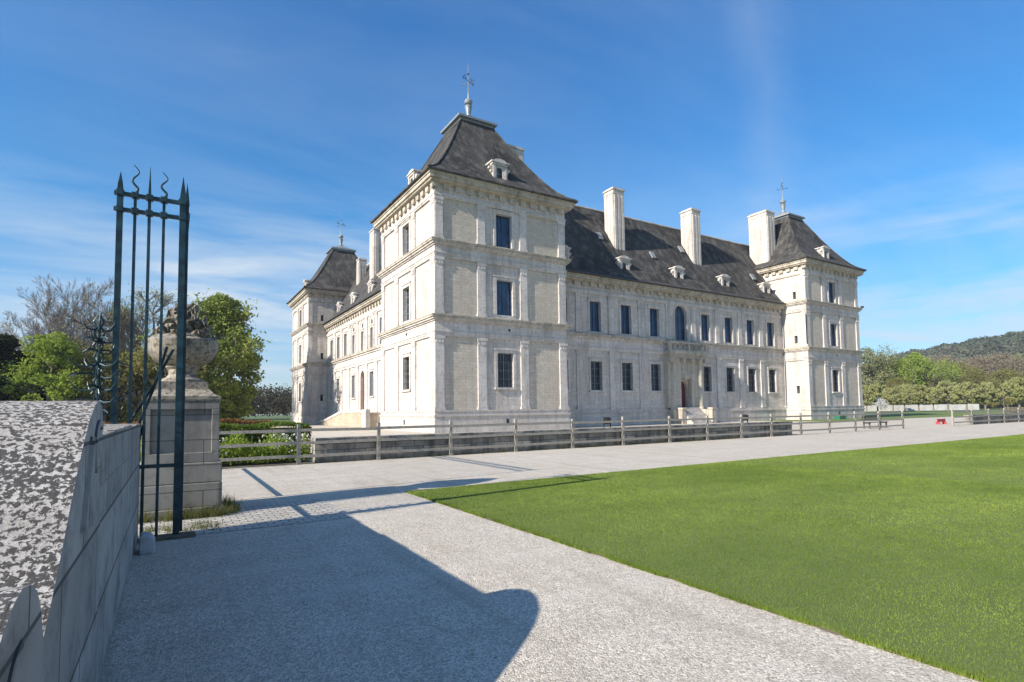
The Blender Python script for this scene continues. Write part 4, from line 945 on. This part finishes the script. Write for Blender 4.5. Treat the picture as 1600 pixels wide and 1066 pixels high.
# distant woods as masses
def wood_mass(name, pts, hgt, leaf, per, label, rad=3.0, size=.9, seed=5):
    rng = np.random.default_rng(seed); C = np.array(pts); n = len(C); i = np.repeat(np.arange(n), per)
    d = rng.normal(size=(len(i), 3)); d /= np.linalg.norm(d, axis=1)[:, None]
    h = hgt*rng.uniform(.75, 1.15, n); r = rad*rng.uniform(.8, 1.25, n)
    P_ = C[i].astype(float).copy(); P_[:, 2] += h[i]*.58
    P_ += d*np.stack([r[i], r[i], h[i]*.42], 1)*rng.uniform(.6, 1.05, (len(i), 1))
    V, Fc = leaf_quads(P_, size, rng, 1.4); tag(arrays(name, V, Fc, M[leaf]), label, 'woodland', kind='stuff')
rng = np.random.default_rng(8)
pts = []
for px in np.arange(-140, 470, 3.2):
    for dd in (150, 162, 178): x, y = spot(px+rng.uniform(-2,2), dd+rng.uniform(-6,6)); pts.append((x, y, -.3))
wood_mass('tree_belt', pts, 9.5, 'leaf_far', 90, 'long low belt of bare brown trees on the horizon left of the château', 2.6, .32, 3)
# hill with its wood
def hill_z(x, y):
    r = math.hypot(x, y); a = math.degrees(atan2(y, x))
    K = [(-20,50),(5,78),(10,72),(15.3,61),(18,57),(20.5,52),(23.2,47),(25.5,36),(28,22),(31,8),(36,0)]; ridge = 0
    for (a0, h0), (a1, h1) in zip(K[:-1], K[1:]):
        if a0 <= a <= a1: ridge = h0+(h1-h0)*(a-a0)/(a1-a0)
    ridge *= 1+.02*sin(a*2.9)
    t = max(0, min(1, (r-330)/420)); prof = t*t*(3-2*t); back = max(0, min(1, (1300-r)/450)); return ridge*prof*back-1.0
V = []; Fc = []; nr, na = 40, 70
for i in range(nr+1):
    r = 300+1050*i/nr
    for j in range(na+1):
        a = radians(-12+46*j/na); x, y = r*cos(a), r*sin(a); V.append((x, y, hill_z(x, y)))
for i in range(nr):
    for j in range(na): a = i*(na+1)+j; Fc.append((a, a+1, a+na+2, a+na+1))
tag(link('hill', V, Fc, M['field'], smooth=True), kind='structure')
pts = []
for _ in range(5200):
    a = radians(rng.uniform(5, 32)); r = 330+450*sqrt(rng.random())*1.0; x, y = r*cos(a), r*sin(a); z = hill_z(x, y)
    if z > -.9 or rng.random() < .3: pts.append((x, y, z-.5))
wood_mass('hill_woodland', pts, 12, 'leaf_hill', 46, 'dense mixed wood of bare and evergreen trees covering the distant hill', 4.2, 1.15, 4)
pts = []
for px in np.arange(1338, 1625, 2.6):
    for dd in (262, 280): x, y = spot(px+rng.uniform(-2,2), dd+rng.uniform(-6,6)); pts.append((x, y, -.3))
wood_mass('woodland_edge', pts, 16, 'leaf_brown', 110, 'brown mass of budding trees at the foot of the hill behind the lime row', 3.4, .42, 6)
# hedges, border plants, weeds
def hedge(name, x0, x1, y0, y1, z0, z1, leaf, n, size, label, white=0):
    E = empty(name, ((x0+x1)/2, (y0+y1)/2, 0)); tag(E, label, 'hedge'); cx, cy = (x0+x1)/2, (y0+y1)/2
    mb = MB(); k = .12; mb.box(x0+k-cx, x1-k-cx, y0+k-cy, y1-k-cy, 0, z1-k); mb.build('hedge_core', M['soil'], E)
    P_ = np.stack([RNG.uniform(x0, x1, n)-cx, RNG.uniform(y0, y1, n)-cy, RNG.uniform(z0, z1, n)], 1)
    w = RNG.random(n); P_[w < .4, 2] = z1+RNG.normal(0, .03, (w < .4).sum()); m_ = (w >= .4) & (w < .75); P_[m_, 1] = y0-cy+RNG.normal(0, .03, m_.sum()); m_ = w > .9; P_[m_, 0] = x1-cx+RNG.normal(0, .03, m_.sum())
    P_[:, 2] += .05*np.sin(P_[:, 0]*3)*(P_[:, 2] > z1-.1)
    V, Fc = leaf_quads(P_, size, RNG); arrays('foliage', V, Fc, M[leaf], E)
hedge('box_hedge', -3, 4.15, 20.3, 21.6, 0, 1.22, 'leaf_hedge', 34000, .035, 'clipped green box hedge behind the rail fence right of the pedestal')
hedge('red_leaf_hedge', -5, 3.1, 22.1, 23.2, 0, 1.34, 'leaf_red', 15000, .045, 'low hedge of reddish brown young leaves behind the green box hedge')
n = 15000; P_ = np.stack([RNG.uniform(-3, 3.9, n), RNG.uniform(18.9, 20.1, n), np.abs(RNG.normal(.35, .22, n))+.08], 1)
P_[:, 2] *= .7+.5*np.sin(P_[:, 0]*2.7)**2
V, Fc = leaf_quads(P_, .045, RNG); tag(arrays('border_plants', V, Fc, M['leaf_bright']), 'yellow-green border plants just behind the rail fence beside the pedestal', 'plants', kind='stuff')
n = 900; P_ = np.stack([RNG.uniform(-.5, 3.9, n), RNG.uniform(18.9, 20.1, n), RNG.uniform(.35, .95, n)], 1); P_ = P_[np.sin(P_[:, 0]*2.1+P_[:, 1]) > .0]
V, Fc = leaf_quads(P_, .05, RNG); tag(arrays('white_flowers', V, Fc, M['petal']), 'scattered white flowers among the border plants behind the fence', 'flowers', kind='stuff')
sheet('flower_bed', -7, 3.95, 18.5, 24, .004, M['soil'])
def tufts(name, centres, label, mat, h0, h1, k=26, spread=.05):
    C = np.repeat(np.array(centres), k, axis=0); n = len(C); base = np.concatenate([C+RNG.normal(0, spread, (n, 2)), np.full((n, 1), .0)], 1)
    a = RNG.uniform(0, 2*pi, n); h = RNG.uniform(h0, h1, n); w = .004; b = RNG.uniform(0, 2*pi, n); l = h*RNG.uniform(.1, .7, n)
    s = np.stack([np.cos(a)*w, np.sin(a)*w, 0*a], 1)
    V = np.stack([base-s, base+s, base+np.stack([np.cos(b)*l, np.sin(b)*l, h], 1)], 1).reshape(-1, 3)
    tag(arrays(name, V, np.arange(3*n).reshape(-1, 3), mat), label, 'weeds', kind='stuff')
M['weed'] = leafm('weeds', (.14,.17,.05), (.24,.22,.09), 4)
tufts('pedestal_weeds', [(RNG.uniform(-.5,.85), 10.02+RNG.uniform(-.14,.06)) for _ in range(46)]+[(.80+RNG.uniform(0,.12), RNG.uniform(10.0,11.2)) for _ in range(22)], 'straggly weeds round the foot of the urn pedestal', M['weed'], .06, .24)
tufts('threshold_weeds', [(RNG.uniform(-.33,.6), RNG.uniform(8.78,9.4)) for _ in range(26)], 'dry weeds growing between the cobbles under the gate bars', M['weed'], .03, .11)
tufts('wall_foot_weeds', [(RNG.uniform(3.9,30), 18.47+RNG.uniform(-.05,.05)) for _ in range(130)], 'thin tufts of grass along the foot of the parapet', M['weed'], .04, .16)
# pale wall and brown hedge beyond the lime row
def along(p0, p1, d0, d1, h, name, mat, label, cat):
    a, b = Vector((*spot(p0, d0), 0)), Vector((*spot(p1, d1), 0)); n = Vector((-(b-a).y, (b-a).x, 0)).normalized()*.3
    mb = MB(); L = 12
    for i in range(L):
        p, q = a+(b-a)*i/L, a+(b-a)*(i+.985)/L; hh = h*(1+.03*(i % 3)); zz = Vector((0,0,hh))
        mb.hexa([p-n, q-n, q+n, p+n, p-n+zz, q-n+zz, q+n+zz, p+n+zz])
    tag(mb.build(name, mat), label, cat)
along(1346, 1526, 165, 172, 1.75, 'boundary_wall', M['white'], 'long low whitish boundary wall behind the clipped lime trunks', 'wall')
E = empty('brown_hedge', (*spot(1585, 96), 0)); tag(E, 'low brown clipped hedge at the right edge beyond the court', 'hedge')
P_ = np.stack([RNG.uniform(-6, 6, 9000), RNG.uniform(-6, 6, 9000), RNG.uniform(0, 1.1, 9000)], 1); P_ = P_[np.abs(P_[:, 0]*.45-P_[:, 1]*.9) < 1.0]
d_ = Vector((.9, .45, 0)); V, Fc = leaf_quads(P_, .10, RNG); arrays('foliage', V, Fc, M['leaf_brown'], E)

# ------------------------------------------------------------------ air
t = NT('thin_air_haze'); pv = t.n('VolumePrincipled', {'Color': (.86,.92,1.0), 'Density': .00022, 'Anisotropy': .2})
t.t.links.new(pv.outputs[0], t.t.nodes['Material Output'].inputs['Volume']); t.t.nodes.remove(t.b)
mb = MB(); mb.box(-1450, 1450, -1450, 1450, -3, 130); tag(link('haze', mb.v, mb.f, t.m, uv=False), 'thin pale haze in the air over the whole park', 'haze', kind='stuff')

# ------------------------------------------------------------------ light and sky
SUN_AZ = radians(7.2); SUN_EL = radians(28.5)
trav = Vector((cos(SUN_AZ)*cos(SUN_EL), sin(SUN_AZ)*cos(SUN_EL), -sin(SUN_EL)))
L = bpy.data.lights.new('sun', 'SUN'); L.energy = 5.0; L.angle = radians(.5); L.color = (1, .93, .82)
lo = bpy.data.objects.new('sun', L); COL.objects.link(lo); lo.rotation_euler = trav.to_track_quat('-Z', 'Y').to_euler()
w = bpy.data.worlds.new('World'); SC.world = w; w.use_nodes = True; t = w.node_tree
class WT_(NT):
    def __init__(s, t): s.t = t
q = WT_(t); bg = t.nodes['Background']
sky = q.n('TexSky', sky_type='NISHITA', sun_disc=False, sun_elevation=SUN_EL, sun_rotation=atan2(-trav.x, -trav.y), altitude=200, air_density=1.0, dust_density=.35, ozone_density=2.2)
g = q.n('TexCoord').outputs['Generated']
sep = q.n('SeparateXYZ', {0: g}); z = sep.outputs[2]
# thin cirrus on a high plane
inv = q.math('DIVIDE', 1.0, q.math('MAXIMUM', q.math('ADD', z, .06), .03))
px_ = q.n('VectorMath', {0: g, 3: inv}, operation='SCALE').outputs[0]
st = q.scaled(px_, (.35, 1.0, .0), (0, 0, radians(28)))
n1 = q.noise(st, .9, 8, .62, .5); n2 = q.noise(q.scaled(px_, (.25,.25,0)), 1.0, 4, .5)
cl = q.math('MULTIPLY', q.ramp(n1, [(.40, 0), (.72, 1)]), q.ramp(n2, [(.36, .12), (.62, 1)]))
low_ = q.ramp(z, [(0, 1), (.24, 1), (.38, .5), (.7, .36)])
band_ = q.math('MULTIPLY', q.ramp(q.noise(q.scaled(g, (2.2,2.2,17)), 1.3, 7, .6, .4), [(.42, 0), (.68, 1)]), q.ramp(z, [(0, .75), (.17, .85), (.27, .30), (.36, 0)]))
band_ = q.math('MULTIPLY', band_, q.ramp(q.noise(q.scaled(g, (1.4,1.4,5)), 1.6, 3, .5), [(.34, .4), (.56, 1)]))
# a faint vertical plume of old vapour trail right of centre
pa = radians(32.6); dt = q.n('VectorMath', {0: g, 1: (-sin(pa), cos(pa), .0)}, operation='DOT_PRODUCT').outputs[1]
dt = q.math('ADD', dt, q.math('MULTIPLY', q.math('SUBTRACT', q.noise(q.scaled(g, (3,3,3)), 2.0, 5, .6), .5), .09))
pl_ = q.math('MULTIPLY', q.ramp(q.math('ABSOLUTE', dt), [(.0, .10), (.05, .0)]), q.ramp(z, [(.2, 0), (.3, .8), (.6, 1)]))
pl_ = q.math('MULTIPLY', pl_, q.ramp(q.n('VectorMath', {0: g, 1: (cos(pa), sin(pa), .0)}, operation='DOT_PRODUCT').outputs[1], [(.3, 0), (.6, 1)]))
fac = q.math('MINIMUM', q.math('ADD', q.math('ADD', q.math('MULTIPLY', cl, low_), band_), pl_), .85)
tint = q.mix(1.0, sky.outputs[0], q.ramp(z, [(0, (.78,.87,1.04)), (.10, (.60,.94,1.18)), (.3, (.30,1.03,1.44)), (.7, (.32,1.04,1.66))]), 'MULTIPLY')
colr = q.mix(fac, tint, (5.6, 6.3, 6.9))
q.set(bg.inputs[0], colr); bg.inputs[1].default_value = .072
SC.view_settings.view_transform = 'Standard'; SC.view_settings.look = 'None'; SC.view_settings.gamma = 1; SC.view_settings.exposure = .86
SC.cycles.max_bounces = 6; SC.cycles.diffuse_bounces = 3; SC.cycles.transparent_max_bounces = 4
